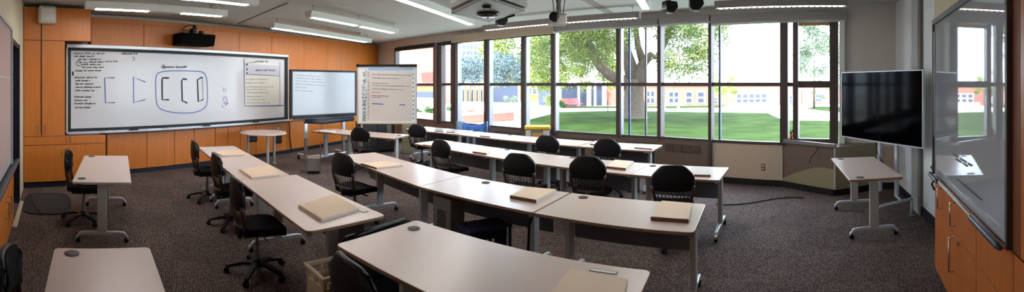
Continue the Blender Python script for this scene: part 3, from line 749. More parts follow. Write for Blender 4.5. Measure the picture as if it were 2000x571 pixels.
fixture(P(602, 33, zf), P(774, 66, zf), 'white pendant light with two lit tubes, second from the front wall above the flip board')
q = P(921, 49, zf); d = V2(-.27, -.96)
fixture(q + d * 3.9, q, 'bright pendant light ending just beside the ceiling projector', gapmid=False)
q = P(1262, 19, zf); d = V2(-.42, -.905)
fixture(q + d * 3.0, q, 'bright short pendant light end entering from the top edge left of the two black speakers', gapmid=False)
fixture(P(945, 60, zf), P(1250, 35, zf), 'long louvred pendant light parallel to the windows, left one, above the oak tree view', True, False, 'louvred lights along the windows', .07)
fixture(P(1397, 17, zf), P(1655, 12, zf), 'long louvred pendant light parallel to the windows, right one, beside the room corner', True, False, 'louvred lights along the windows', .07)
# big ceiling projector
zb_ = 2.55
pf, pl, prr = P(955, 44, zb_), P(880, 27, zb_), P(1027, 22, zb_)
pn_ = pl + prr - pf
t = thing('ceiling_projector', 'large dark ceiling projector with a round lens hanging at the top centre', 'projector', up(pf, zb_))
q4 = [pf, prr, pn_, pl]; ctr = (pf + pn_) / 2
MB().prism([p + Z * .03 for p in q4], Z * .24).build('body', M['proj_brown'], t, bevel=.02, world=True)
MB().prism([ctr + (p - ctr) * .985 for p in q4], Z * .03).build('underside', M['proj_under'], t, bevel=.006, world=True)
e1 = (pl - pn_); e2 = (prr - pn_); n1 = (-e2).normalized(); n2 = (-e1).normalized()
MB().obox(pn_ + Z * .03 - n2 * -.012, e2, n2 * .012, Z * .24).build('side_cover', M['dark_grey'], t, world=True)
MB().obox(pn_ + e1 * .12 + Z * .06 + n1 * .0, e1 * .38, n1 * .012, Z * .022).build('slot', M['tan'], t, world=True)
MB().obox(pn_ + e1 * .02 + Z * .045 + n1 * .0, e1 * .96, n1 * .008, Z * .05).build('vent_strip', M['black'], t, world=True)
for s in (.35, .62): MB().tube([pn_ + e1 * s + Z * .17 + n1 * -.005, pn_ + e1 * s + Z * .17 + n1 * .012], .03, 12).build('knob', M['black'], t, world=True)
lc = ctr + (pf - ctr) * .1 - Z * .0
MB().lathe([(.105, 0), (.115, -.012), (.09, -.03), (.05, -.04), (.01, -.043)], lc, 20).build('lens', M['lens'], t, smooth=True, world=True)
MB().lathe([(.045, 0), (.04, -.02), (.01, -.024)], ctr + (pn_ - ctr) * .45, 14).build('sensor', M['lens'], t, smooth=True, world=True)
MB().obox(prr + (pf - prr) * .3 - Z * .015, (pf - prr) * .2, e1.normalized() * -.03, Z * .02).build('catch', M['black'], t, world=True)
MB().tube([ctr + Z * .27, up(ctr, CEIL)], .03, 10).lathe([(.12, 0), (.12, .03)], up(ctr, CEIL - .03)).build('pole', M['leg_grey'], t, world=True)
# document camera bundle
c = PD(1084, 34, 6.0)
t = thing('hanging_camera', 'small hanging camera with a bundle of cables in front of the louvred window light', 'camera', c - Z * .1)
MB().tube([c + V2(-.02, -.06), c + V2(.0, .06)], .075, 16).build('lens_barrel', M['black'], t, world=True)
MB().box(c + V2(.09, 0) - Z * .03, (.16, .14, .16)).build('body', M['steel'], t, bevel=.02, world=True)
MB().obox(c - V2(.1, .1) - Z * .115, (.26, 0, 0), (0, .2, 0), Z * .02).build('bracket', M['steel'], t, world=True)
for k in range(5):
    q = c + V2(.0 + .035 * k - .02, 0); MB().tube([q + Z * .02, q + V2(.02 * math.sin(k * 2), .03) + Z * .2, up(q + V2(.03 * (k - 2), 0), CEIL)], .007, 6).build('cable', M['dark_grey'], t, smooth=True, world=True)
MB().tube([c + V2(.06, .05) + Z * .05, up(c + V2(.06, .05), CEIL)], .018, 8).build('pole', M['steel'], t, world=True)
# black speakers under the ceiling
for (x, y, d, rz, lb) in ((1308, 14, 6.4, .2, 'black wedge ceiling speaker, left of the pair beside the short bright light'), (1359, 9, 6.2, -.3, 'black wedge ceiling speaker, right of the pair, nearer the long louvred light'), (979, 41, 8.0, .4, 'dark wedge speaker peeking out below the ceiling projector')):
    c = PD(x, y, d)
    t = thing('ceiling_speaker', lb, 'speaker', c - Z * .08, rz, 'black wedge speakers')
    MB().prism([(-.10, -.07, .17), (.10, -.07, .17), (.12, -.07, .08), (.05, -.07, -.01), (-.07, -.07, -.01), (-.10, -.07, .04)], (0, .15, 0)).build('cabinet', M['black'], t, bevel=.012)
    MB().box((.0, 0, -.014), (.09, .06, .01)).build('indicator', M['white_pl'], t)
    MB().tube([(0, 0, .16), (0, 0, CEIL - c.z + .08)], .018, 8).build('stem', M['dark_grey'], t)
for (x, y, lb) in ((418, 10, 'small white smoke detector on the ceiling between the two left lights'), (704, 64, 'small white ceiling box near the end of the far pendant light')):
    p = P(x, y, CEIL)
    t = thing('smoke_detector', lb, 'detector', p - Z * .06)
    MB().lathe([(.05, -.06), (.075, -.045), (.08, -.01), (.08, 0)], p).build('body', M['white_pl'], t, smooth=True, world=True)
    MB().lathe([(.02, -.075), (.03, -.06)], p).build('sensor', M['grey_pl'], t, smooth=True, world=True)
# ================================================================== DESKS
TH = .74
def rounded(L, D, r, n=6):
    pts = []
    for cx, cy, q0 in ((L / 2 - r, D / 2 - r, 0), (-L / 2 + r, D / 2 - r, 90), (-L / 2 + r, -D / 2 + r, 180), (L / 2 - r, -D / 2 + r, 270)):
        for k in range(n + 1):
            q = math.radians(q0 + 90 * k / n); pts.append((cx + r * math.cos(q), cy + r * math.sin(q)))
    return pts
def fillet(c4, rads, n=5):
    out = []; m = len(c4)
    for i in range(m):
        p = Vector(c4[i]); a = Vector(c4[i - 1]); b = Vector(c4[(i + 1) % m]); r = rads[i]
        p0 = p + (a - p).normalized() * r; p1 = p + (b - p).normalized() * r
        for k in range(n + 1):
            t = k / n; out.append((1 - t) ** 2 * p0 + 2 * t * (1 - t) * p + t * t * p1)
    return out
def foot_mb(D):
    mb = MB(); h = D * .5 - .03; pr = []
    n = 14
    for k in range(n + 1):
        y = -h + 2 * h * k / n; e = abs(y) / h
        pr.append((y, .135 - .03 * e ** 6 - .035 * max(0, e - .9) * 10))
    top = [(0, y, z) for y, z in pr]; bot = [(0, y, z - .045) for y, z in reversed(pr)]
    mb.prism([Vector(p) + Vector((-.022, 0, 0)) for p in top + bot], (.044, 0, 0)); return mb
def caster_mb():
    mb = MB()
    mb.tube([(-.018, 0, .028), (.018, 0, .028)], .028, 14); mb.box((0, 0, .06), (.02, .03, .03)); mb.tube([(0, 0, .06), (0, 0, .10)], .009, 8)
    return mb
def desk(Fp, u, L, D, label, group=None, modesty=True, grom=(), flap=None, legs=(.14, .14), legcol='leg_grey', r=.05, sq=False, rad=None, quad=None):
    Fp = V2(*Fp); u = V2(*u).normalized(); n = V2(-u.y, u.x)
    c = Fp + u * L / 2 + n * D / 2
    t = thing('desk', label, 'desk', up(c, 0), math.atan2(u.y, u.x), group)
    c4 = [Vector((-L / 2, -D / 2)), Vector((L / 2, -D / 2)), Vector((L / 2, D / 2)), Vector((-L / 2, D / 2))]
    if quad:
        for i, w in quad.items():
            w = V2(*w) - c; c4[i] = Vector((w.dot(u), w.dot(n)))
    pts = fillet(c4, rad or (r, r, r, r))
    top = MB(); top.prism([(x, y, TH - .026) for x, y in pts], (0, 0, .026), 0, 1).build('tabletop', [M['laminate'], M['lam_edge'] if not sq else M['leg_grey']], t, bevel=.004)
    for gx, gy in grom:
        x, y = gx, gy
        g = MB(); g.lathe([(.048, 0), (.05, .004), (.04, .006)], (x, y, TH), 20)
        for k in (-2, -1, 0, 1, 2): g.box((x, y + k * .014, TH + .0075), (.07 - abs(k) * .012, .005, .003), 1)
        g.build('grommet', [M['black'], M['grey_pl']], t)
    if flap:
        fx, fy, fw, fd = flap
        f = MB().box((fx, fy, TH + .001), (fw, fd, .003)).build('power_flap', M['black'], t)
        MB().box((fx, fy - .004, TH + .003), (fw - .008, fd - .009, .003)).build('lid', M['paper'], f)
    for sgn, ins in ((-1, legs[0]), (1, legs[1])):
        x = sgn * (L / 2 - ins)
        lg = MB().box((x, 0, .42), (.05, .11, .56)).box((x, 0, .26), (.042, .10, .32)).box((x, 0, .695), (.07, D * .7, .03)).build('leg', M[legcol], t, bevel=.008)
        f = foot_mb(D); f.v = [p + Vector((x, 0, 0)) for p in f.v]; f.build('foot', M['leg_white'], lg, bevel=.01)
        for sy in (-1, 1):
            k = caster_mb(); k.v = [p + Vector((x, sy * (D * .5 - .055), 0)) for p in k.v]; k.build('caster', M['black'], lg)
    MB().box((0, 0, .69), (L - .3, .06, .04)).build('crossbar', M['dark_grey'], t)
    if modesty:
        mp = MB().box((0, D * .5 - .15, .53), (L - .22, .008, .34))
        for k in range(int((L - .3) / .05)): mp.box((-L / 2 + .15 + k * .05, D * .5 - .155, .675), (.022, .004, .008), 1)
        mp.build('modesty_panel', [M['modesty'], M['grey_pl']], t)
    for sx in (-1, 1):
        MB().box((sx * (L / 2 - .03), -D / 2 + .03, TH - .036), (.04, .03, .018)).build('latch', M['chrome'], t)
    return t
def line_desk(f0, f1, D, label, **k):
    f0 = V2(*f0); f1 = V2(*f1); u = f1 - f0
    return desk(f0, u, u.length - .003, D, label, **k)
G2, G3, G4, G5 = 'desks of the row beside the front cupboards', 'desks of the long front row', 'desks of the middle row', 'desks of the back row by the windows'
# row by the front cupboards (seen from its end)
r2 = V2(-4.82, 5.07); u2 = V2(.816, -.578).normalized()
def r2p(s): p = r2 + u2 * s; return (p.x, p.y)
line_desk(r2p(-.25), r2p(.80), .66, 'short pinkish desk at the far end of the left row, nearest the front cupboards', group=G2, legs=(.3, .2), rad=(.04, .01, .04, .05))
line_desk(r2p(.80), r2p(2.28), .66, 'middle pinkish desk of the left row, between the far short desk and the near one', group=G2, rad=(.01, .01, .04, .05))
line_desk(r2p(2.28), r2p(4.10), .74, 'near pinkish desk of the left row, its rounded end above the beige crate', group=G2, flap=(.66, .28, .16, .05), legs=(.3, .27), rad=(.01, .06, .06, .02))
# long front row
line_desk((-2.64, 5.83), (-1.06, 4.395), .66, 'left desk of the long central row, with a booklet at its left end', group=G3, legs=(.75, .30), rad=(.05, .01, .01, .06), quad={1: (-1.003, 4.338), 2: (-.593, 4.952)})
line_desk((-1.0, 4.335), (.18, 3.54), .74, 'middle desk of the long central row, with a grey power box under it', group=G3, grom=((-.28, .25),), legs=(.12, .2), rad=(.012, .012, .012, .012))
line_desk((.19, 3.53), (1.32, 2.765), .745, 'right end desk of the long central row, with a booklet stack at its right end', group=G3, grom=((-.50, .26),), legs=(.16, .06), rad=(.012, .05, .05, .012))
# middle row
r4 = V2(-1.84, 7.5); u4 = V2(.776, -.630).normalized()
def r4p(s): p = r4 + u4 * s; return (p.x, p.y)
line_desk(r4p(0), r4p(1.80), .74, 'left end desk of the second row from the windows, behind the long central row', group=G4, grom=((.82, .30),), rad=(.05, .012, .012, .06))
line_desk(r4p(1.80), r4p(2.88), .74, 'short second desk of the middle row, with bright latch glints at its front edge', group=G4, rad=(.01, .01, .01, .01))
line_desk(r4p(2.88), r4p(4.23), .74, 'third desk of the middle row, with a thick booklet near its right end', group=G4, grom=((-.55, .30),), legs=(.14, .1), rad=(.01, .01, .01, .01))
line_desk(r4p(4.23), r4p(5.33), .74, 'right end desk of the middle row, its end leg standing on open carpet', group=G4, grom=((-.47, .22),), legs=(.1, .05), rad=(.012, .03, .03, .012))
# back row by the windows
r5 = V2(-1.28, 9.04); u5 = V2(.806, -.592).normalized()
def r5p(s): p = r5 + u5 * s; return (p.x, p.y)
line_desk((-2.62, 9.84), (-1.30, 9.05), .78, 'far left desk of the window row, behind the standing flip board', group=G5)
line_desk(r5p(.02), r5p(1.90), .72, 'long desk of the window row in front of the blue bin liner', group=G5, grom=((.1, .28),), rad=(.01, .01, .01, .01))
line_desk(r5p(1.90), r5p(3.02), .72, 'desk of the window row in front of the yellow-topped bin', group=G5, rad=(.01, .01, .01, .01))
line_desk(r5p(3.04), r5p(4.42), .72, 'right end desk of the window row, below the oak trunk view', group=G5)
# loose desks
uf = (.967, -.255)
line_desk((-4.60, 8.61), (-3.62, 8.35), .74, 'left small desk at the front, between the lit display legs', modesty=False, group='front desks')
line_desk((-3.61, 8.35), (-2.40, 8.03), .74, 'right small desk at the front, in front of the flip board', modesty=False, group='front desks', grom=((.5, .1),))
f0 = V2(-4.10, 2.22); u1 = V2(-.82, .573).normalized()
# this desk runs away from the camera: its length axis is u1, depth to the right
n1_ = V2(.573, .82); st = f0 + u1 * 1.74
desk((st.x, st.y), -u1, 1.74, .675, 'single pinkish desk on wheels standing alone at the left, beside a black chair', modesty=False, grom=((-.78, -.22), (.70, -.24)), legs=(.14, .15), r=.03, sq=True)
st = V2(-2.50, 1.22); desk((st.x, st.y), (.855, -.519), 1.5, .645, 'pinkish desk cut by the bottom edge of the photo at the lower left', modesty=False, grom=((-.66, -.20),))
desk((-1.19, 2.58), (.856, -.517), 1.86, .80, 'large nearest desk at the bottom centre, with a round grommet at its far corner', grom=((-.80, .24),), flap=(.66, .31, .17, .035), legs=(.3, .2))
ur = V2(4.47 - 3.62, 4.51 - 3.34).normalized(); st = V2(4.02, 2.84)
desk((4.02, 2.84), ur, 1.43, .66, 'single pale desk on wheels standing under the black television at the right', modesty=False, grom=((-.62, .18), (.62, .2)), r=.03, legs=(.14, .14))

# round standing table
c = V2(-5.28, 7.60)
t = thing('round_table', 'round pale table in front of the orange cupboards left of the lit display', 'table', up(c, 0))
MB().lathe([(.50, .735), (.53, .745), (.53, .762), (.52, .768)], (0, 0, 0), 40).build('tabletop', M['laminate'], t)
for k in range(3):
    q = math.radians(200 + 120 * k); v = Vector((math.cos(q), math.sin(q), 0))
    MB().tube([v * .36 + Z * .02, v * .36 + Z * .735], .03, 12).tube([v * .36, v * .36 + Z * .03], .04, 12).build('leg', M['leg_white'], t, smooth=False)
MB().tube([Vector((.2, .33, .77)), Vector((.2, .33, .86))], .02, 10).build('cable_post', M['chrome'], t)

# ================================================================== BOOKLETS AND PAPERS
def booklet(q, label, th=.022, z=TH, cover='cover', group='booklets on the desks', spine='spine'):
    c4 = [P(x, y, z + th) for x, y in q]
    c = sum(c4, Vector()) / 4
    t = thing('booklet', label, 'booklet', up(c, z), 0, group)
    base = [up(p, z + .001) for p in c4]
    MB().prism([c + (p - c) * .985 - Z * th + Z * .002 for p in c4], Z * (th - .005)).build('pages', M['paper'], t, world=True)
    MB().prism([p - Z * .003 for p in c4], Z * .003).build('front_cover', M[cover], t, world=True)
    MB().prism(base, Z * .002).build('back_cover', M[cover], t, world=True)
    a, b = c4[0], c4[1]; inn = (c - (a + b) / 2).normalized() * .008
    MB().prism([a - inn * .2, b - inn * .2, b + inn, a + inn], -Z * (th - .002)).build('spine', M[spine], t, world=True)
    return t
booklet([(417, 296), (434, 304), (478, 302), (466, 293)], 'tan booklet on the far short desk of the left row', .022, spine='cover')
booklet([(467, 331), (492, 347), (547, 341), (526, 323)], 'tan booklet on the middle desk of the left row', .022, spine='cover')
booklet([(583, 401), (628, 429), (702, 407), (651, 379)], 'tan booklet with a white page edge on the near desk of the left row', .022, spine='cover')
booklet([(705, 319), (735, 328), (787, 322), (757, 314)], 'tan booklet at the left end of the long central row', .022)
booklet([(996, 382), (1047, 391), (1087, 370), (1031, 365)], 'tan booklet on the middle of the long central row, beside a dark grommet', .03)
booklet([(1271, 424), (1345, 429), (1352, 397), (1293, 392)], 'tan booklet stack on the right end of the long central row', .03)
q = [(1075, 573), (1215, 590), (1226, 545), (1115, 524)]
booklet(q, 'large tan booklet on the nearest desk at the bottom edge of the photo', .02)
booklet([(923, 296), (950, 300), (960, 295), (935, 292)], 'small brown booklet at the right end of the left middle-row desk', .025)
booklet([(1184, 325), (1222, 329), (1238, 315), (1201, 312)], 'thick tan booklet on the third middle-row desk', .03)
booklet([(1349, 341), (1388, 342), (1388, 326), (1351, 325)], 'pinkish booklet on the right end desk of the middle row', .025, cover='flip')
booklet([(1239, 288), (1274, 291), (1272, 285), (1243, 283)], 'flat grey booklet on the right end desk of the window row', .02, cover='flip')
booklet([(1152, 281), (1172, 283), (1185, 277), (1163, 275)], 'pale booklet at the left end of the right desk of the window row', .02, cover='flip')
booklet([(937, 265), (957, 267), (962, 262), (943, 261)], 'small booklet on the long window-row desk in front of the blue liner', .02)
booklet([(849, 256), (866, 257), (864, 252), (850, 252)], 'left thin grey booklet on the far left window-row desk', .015, cover='grey_pl')
booklet([(871, 258), (887, 259), (888, 255), (873, 254)], 'right thin grey booklet on the far left window-row desk', .015, cover='grey_pl')
booklet([(826, 282), (842, 285), (850, 282), (833, 279)], 'thin tan booklet at the left tip of the middle row', .012)
booklet([(620, 257), (650, 260), (655, 256), (627, 253)], 'pale booklet on the left front desk between the display legs', .015, cover='flip')

# ================================================================== CHAIRS
def make_chair():
    t = thing('task_chair', '', 'chair')
    hub = MB().lathe([(.02, .07), (.05, .075), (.055, .11), (.035, .14), (.03, .14)], (0, 0, 0), 16)
    hub.build('base_hub', M['black'], t, smooth=False)
    for k in range(5):
        q = math.radians(90 + 72 * k + 18); v = Vector((math.cos(q), math.sin(q), 0)); s = Vector((-v.y, v.x, 0))
        ar = MB(); pr = [(.03, .12, .035), (.15, .115, .028), (.27, .085, .02), (.30, .072, .016)]
        for (r0, z0, w0), (r1, z1, w1) in zip(pr, pr[1:]):
            ar.add([v * r0 - s * w0 + Z * z0, v * r0 + s * w0 + Z * z0, v * r1 + s * w1 + Z * z1, v * r1 - s * w1 + Z * z1,
                    v * r0 - s * w0 + Z * (z0 - .03), v * r0 + s * w0 + Z * (z0 - .03), v * r1 + s * w1 + Z * (z1 - .025), v * r1 - s * w1 + Z * (z1 - .025)],
                   [(0, 3, 2, 1), (4, 5, 6, 7), (0, 1, 5, 4), (1, 2, 6, 5), (2, 3, 7, 6), (3, 0, 4, 7)])
        ar.build('base_arm', M['black'], t)
        cm = MB(); c = v * .30
        for d in (-.016, .016): cm.tube([c + s * (d - .009) + Z * .028, c + s * (d + .009) + Z * .028], .028, 12)
        cm.tube([c + Z * .03, c + Z * .075], .010, 8); cm.build('caster', M['black'], t)
    MB().tube([(0, 0, .13), (0, 0, .28)], .026, 12).tube([(0, 0, .28), (0, 0, .40)], .016, 12).build('gas_column', M['grey_pl'], t)
    MB().box((0, -.02, .405), (.20, .26, .035)).tube([(.08, .02, .40), (.24, .03, .40)], .008, 6).build('tilt_mechanism', M['dark_grey'], t, bevel=.008)
    def seat(u, v):
        a = (u - .5) * 2; b = (v - .5) * 2
        # superellipse footprint
        k = 1 / max(1e-6, (abs(a) ** 5 + abs(b) ** 5)) ** .2 if max(abs(a), abs(b)) > 1e-6 else 1
        m = max(abs(a), abs(b)); sc = min(1, k * m)
        x = a * .235 * sc * (1 - .06 * (b < 0)); y = b * .235 * sc
        z = .455 + .012 * a * a - .03 * max(0, b - .3) ** 2 * 1.6 + .012 * max(0, -b)
        return Vector((x, y + .02, z)), Vector((0, 0, 1))
    MB().grid(seat, 12, 12, .062).build('seat', M['black_fab'], t, smooth=True)
    def halfw(v): return .195 + .045 * math.sin(math.pi / 2 * min(1, v * 1.5))
    def back(v0, v1, ww=1.0, off=0.):
        def f(u, v):
            a = (u - .5) * 2; vv = v0 + (v1 - v0) * v
            w = halfw(vv) * ww
            if vv > .66: w *= 1 - ((vv - .66) / .34) ** 3.2 * .22
            z = .50 + .46 * vv - (.010 * a * a + abs(a) ** 5 * .075) * max(0, (vv - .5) / .5) ** 1.5
            y = -.205 - .055 * vv + .07 * vv * vv * .3 + .045 * a * a + off - .02 * math.sin(vv * math.pi)
            return Vector((a * w, y, z)), Vector((-a * .3, -1, .12)).normalized()
        return f
    MB().grid(back(.36, 1.0), 18, 14, .028).build('backrest', M['black'], t, smooth=True)
    MB().grid(back(.42, .96, .9, .02), 14, 10, .022).build('back_pad', M['black_fab'], t, smooth=True)
    fr = MB(); fb = back(0, 1)
    for sgn in (0.02, .98):
        fr.tube([fb(sgn, v)[0] + Vector((0, -.004, 0)) for v in (0, .12, .24, .36, .48)], .02, 8)
    fr.tube([fb(u, .0)[0] for u in (.02, .2, .4, .6, .8, .98)], .017, 8)
    fr.tube([Vector((0, -.10, .40)), Vector((0, -.2, .42)), Vector((0, -.215, .50))], [.03, .03, .028], 8)
    fr.build('back_frame', M['chair_brown'], t, smooth=True)
    for k in range(9):
        u = .12 + .76 * k / 8
        s = MB().tube([fb(u, v)[0] for v in (.03, .12, .22, .34)], [.006, .0065, .0065, .006], 6)
        s.build('back_slat', M['chair_brown'], t, smooth=True)
    return t
proto = make_chair()
CH_G = 'black task chairs'
first = [True]
def chair(x, y, fx, fy, label):
    if first[0]: o = proto; first[0] = False
    else: o = copy_tree(proto)
    o.location = (x, y, 0); o.rotation_euler = (0, 0, math.atan2(-fx, fy)); o['label'] = label; o['group'] = CH_G
    return o
chair(-4.80, 2.78, .573, .82, 'black task chair pulled up to the single desk on wheels at the left')
chair(-4.457, 4.84, .578, .816, 'black task chair farthest along the left row, seen in profile before the orange cupboards')
chair(-3.40, 4.16, .578, .816, 'black task chair in the middle of the left row')
chair(-2.34, 3.26, .62, .785, 'black task chair with tan lumbar frame at the near desk of the left row')
chair(-2.05, 5.08, .5, .866, 'black task chair at the left end of the long central row')
chair(-3.03, 8.12, .255, .967, 'black task chair at the right front desk, below the flip board')
chair(-2.03, 9.1, .35, .94, 'black task chair at the far left window-row desk')
chair(-1.016, 6.70, .66, .75, 'black task chair at the left end desk of the middle row')
chair(.74, 7.33, .6, .8, 'black task chair below the oak view, left of the two at the window row')
chair(1.67, 6.72, .6, .8, 'black task chair at the right end desk of the window row')
chair(.19, 5.50, .5, .866, 'black task chair at the short second desk of the middle row')
chair(1.03, 5.22, .45, .893, 'black task chair at the third middle-row desk, slotted back fully visible')
chair(1.82, 4.38, .4, .917, 'black task chair at the right end desk of the middle row, near the floor cable')
chair(-.68, 2.12, .63, .777, 'black task chair cut by the bottom edge, its pale-rimmed back against the nearest desk')
chair(-1.97, .92, .52, .854, 'black task chair barely visible in the bottom left corner')
t = thing('foot_stool', 'low navy padded stool tucked under the middle desk of the long central row', 'stool', (-.30, 4.02, 0), .5)
MB().box((0, 0, .42), (.42, .34, .10)).build('seat', M['navy_fab'], t, bevel=.03)
MB().box((.235, 0, .30), (.05, .30, .34)).build('side_panel', M['navy_fab'], t, bevel=.012)
MB().tube([(.205, -.16, .12), (.205, -.16, .46)], .012, 8).build('trim_strip', M['leg_white'], t)
for sx in (-1, 1):
    for sy in (-1, 1): MB().tube([(sx * .16, sy * .13, 0), (sx * .15, sy * .12, .38)], .016, 8).build('leg', M['black'], t)
# ================================================================== DISPLAYS, BOARDS AND FLOOR THINGS
def on_line(x, a, b): return onl(x, a, (b - a).normalized())
# lit display on its wheeled stand
a, b = V2(-4.893, 8.143), V2(-3.912, 9.83); u = (b - a).normalized(); n = V2(u.y, -u.x)
zb, zt = 1.05, 2.20
t = thing('lit_display', 'large lit display showing lines of text on a wheeled stand left of the flip board', 'display', up((a + b) / 2, 0))
L = (b - a).length
MB().obox(up(a, zb), b - a, -n * .07, Z * (zt - zb)).build('bezel', M['black'], t, bevel=.01, world=True)
s = MB().obox(up(a, zb) + u * .06 + Z * .075, u * (L - .13), n * .004, Z * (zt - zb - .125)).build('screen', M['screen_on'], t, world=True)
def atD(x, y):
    p = onl(x, a + n * .007, u); return up(p, zat(p, y))
mb = MB(); rr = random.Random(4)
for y, x0, x1 in ((147.5, 576, 627), (153, 576, 628), (158.5, 576, 635), (164.5, 576, 635), (171, 576, 597), (177.5, 576, 610)):
    scrawl(mb, atD, x0, x1, y, 2.2, .008, n, 0, rr, .07)
mb.ribbon([atD(605, 144), atD(609, 145)], .012, n)
mb.build('text', M['screen_ink'], t, world=True)
MB().obox(up(a, zb - .03) + u * .1, u * (L - .2), -n * .05, Z * .03).build('speaker_bar', M['dark_grey'], t, world=True)
MB().tube([up(a, zb - .07) + u * .45 - n * .1, up(a, zb - .12) + u * 1.0 - n * .14, up(a, zb - .08) + u * 1.9 - n * .1], .07, 8).build('cable_sleeve', M['slate'], t, smooth=True, world=True)
for x in (598, 672):
    p = onl(x, a - n * .1, u)
    lg = MB().obox(up(p, .55) - u * .045, u * .09, -n * .05, Z * .9).build('column', M['leg_white'], t, bevel=.01, world=True)
    MB().obox(up(p, .12) - u * .035, u * .07, -n * .045, Z * .43).build('lower_column', M['grey_pl'], lg, world=True)
    f = MB().obox(up(p, .10) - u * .03 - n * .38, u * .06, n * .72, Z * .05).build('foot', M['leg_white'], t, bevel=.015, world=True)
    for sn in (-.36, .32):
        q = p + n * sn; MB().tube([up(q, .045) - u * .02, up(q, .045) + u * .02], .045, 14).tube([up(q, .06), up(q, .11)], .015, 8).build('caster', M['black'], f, world=True)
p, q = onl(598, a - n * .1, u), onl(672, a - n * .1, u)
MB().tube([up(p, .13) + n * .1, up(q, .13) + n * .1], .022, 8).build('crossbar', M['leg_white'], t, world=True)
# flip board on wheels
a, b = V2(-3.58, 9.02), V2(-2.22, 9.40); u = (b - a).normalized(); n = V2(u.y, -u.x); L = (b - a).length
zb, zt = .95, 2.28
t = thing('flip_board', 'standing flip board with a printed text sheet in front of the far left window', 'board', up((a + b) / 2, 0))
MB().obox(up(a, zb), b - a, -n * .03, Z * (zt - zb)).build('panel', M['white_wall'], t, bevel=.004, world=True)
MB().obox(up(a, zt - .01), b - a, n * .03, Z * .05).obox(up(b, zt - .02), -u * .42, n * .034, Z * .065).obox(up(a, zt - .02) - u * .02, u * .06, n * .036, Z * .07).build('top_rail', M['black'], t, world=True)
MB().obox(up(a, zb - .03), b - a, n * .045, Z * .03).build('bottom_rail', M['fascia'], t, world=True)
MB().obox(up(a, zb), u * .03, n * .012, Z * (zt - zb)).obox(up(b, zb), -u * .03, n * .012, Z * (zt - zb)).build('side_rail', M['leg_white'], t, world=True)
sh = MB().obox(up(a, zb + .03) + u * .27, u * 1.03, n * .006, Z * 1.18).build('text_sheet', M['flip'], t, world=True)
MB().obox(up(a, zt - .10) + u * .27, u * 1.06, n * .008, Z * .06).build('blue_header', M['pale_blue'], t, world=True)
def atF(x, y):
    p = onl(x, a + n * .010, u); return up(p, zat(p, y))
mb = MB(); rr = random.Random(12)
for y, x0, x1 in ((146, 727, 806), (153, 727, 780), (163, 727, 758), (167.5, 727, 800), (174.5, 727, 790), (181, 726, 744), (191, 726, 745)): scrawl(mb, atF, x0, x1, y, 2.0, .008, n, 0, rr, .03)
mb.build('text', M['marker_grey'], sh, world=True)
mb = MB(); scrawl(mb, atF, 726, 758, 187.5, 2, .008, n, 0, rr, .05); mb.build('text', M['marker_red'], sh, world=True)
mb = MB(); mb.ribbon([atF(726, 202.5), atF(749, 204)], .02, n); mb.ribbon([atF(780, 205), atF(791, 205)], .02, n); mb.build('marking', M['marker_blue'], sh, world=True)
LET = {'E': [[(1, 1), (0, 1), (0, 0), (1, 0)], [(0, .5), (.8, .5)]], 'S': [[(1, .9), (.5, 1), (0, .8), (.2, .55), (.9, .4), (.9, .1), (.4, 0), (0, .15)]],
       'A': [[(0, 0), (.5, 1), (1, 0)], [(.2, .4), (.8, .4)]], 'R': [[(0, 0), (0, 1), (.8, .95), (.85, .6), (0, .5)], [(.3, .5), (1, 0)]],
       'X': [[(0, 0), (1, 1)], [(0, 1), (1, 0)]], 'H': [[(0, 0), (0, 1)], [(1, 0), (1, 1)], [(0, .5), (1, .5)]], 'U': [[(0, 1), (.05, .2), (.5, 0), (.95, .2), (1, 1)]],
       'N': [[(0, 0), (0, 1), (1, 0), (1, 1)]], 'L': [[(0, 1), (0, 0), (.9, 0)]], 'T': [[(0, 1), (1, 1)], [(.5, 1), (.5, 0)]], 'J': [[(.9, 1), (.85, .2), (.4, 0), (0, .25)]], 'Y': [[(0, 1), (.5, .5), (1, 1)], [(.5, .5), (.3, 0)]]}
mb = MB(); rr = random.Random(31)
for k, ch in enumerate('ESAARXHUNLTJYJ'):  # tall hand lettering stacked up the left margin
    for st_ in LET[ch]:
        mb.ribbon([atF(708 + (x + .15 * y) * 7, 236.5 - 7.2 * k - 5.4 * y) for x, y in st_], .013, n)
for k in range(26):
    y = 236 - 3.8 * k + rr.uniform(-1, 1); mb.ribbon([atF(717.5, y), atF(719.5 + rr.uniform(0, 1.5), y - 1.5)], .010, n)
mb.build('lettering', M['slate'], t, world=True)
mb = MB()
for k in range(11): mb.obox(up(b, zb + .08 + k * .105) - u * .10 + n * .008, u * .02, n * .004, Z * .035)
mb.build('punched_holes', M['black'], sh, world=True)
for s in (.10, L - .10):
    p = a + u * s - n * .05
    lg = MB().obox(up(p, .08) - u * .02, u * .04, -n * .04, Z * 1.1).build('post', M['leg_white'], t, world=True)
    f = MB().obox(up(p, .075) - u * .02 - n * .36, u * .04, n * .46, Z * .04).build('foot', M['leg_white'], t, bevel=.01, world=True)
    for sn in (-.32, .06):
        q = p + n * sn; MB().tube([up(q, .035) - u * .015, up(q, .035) + u * .015], .035, 12).tube([up(q, .04), up(q, .08)], .012, 8).build('caster', M['black'], f, world=True)
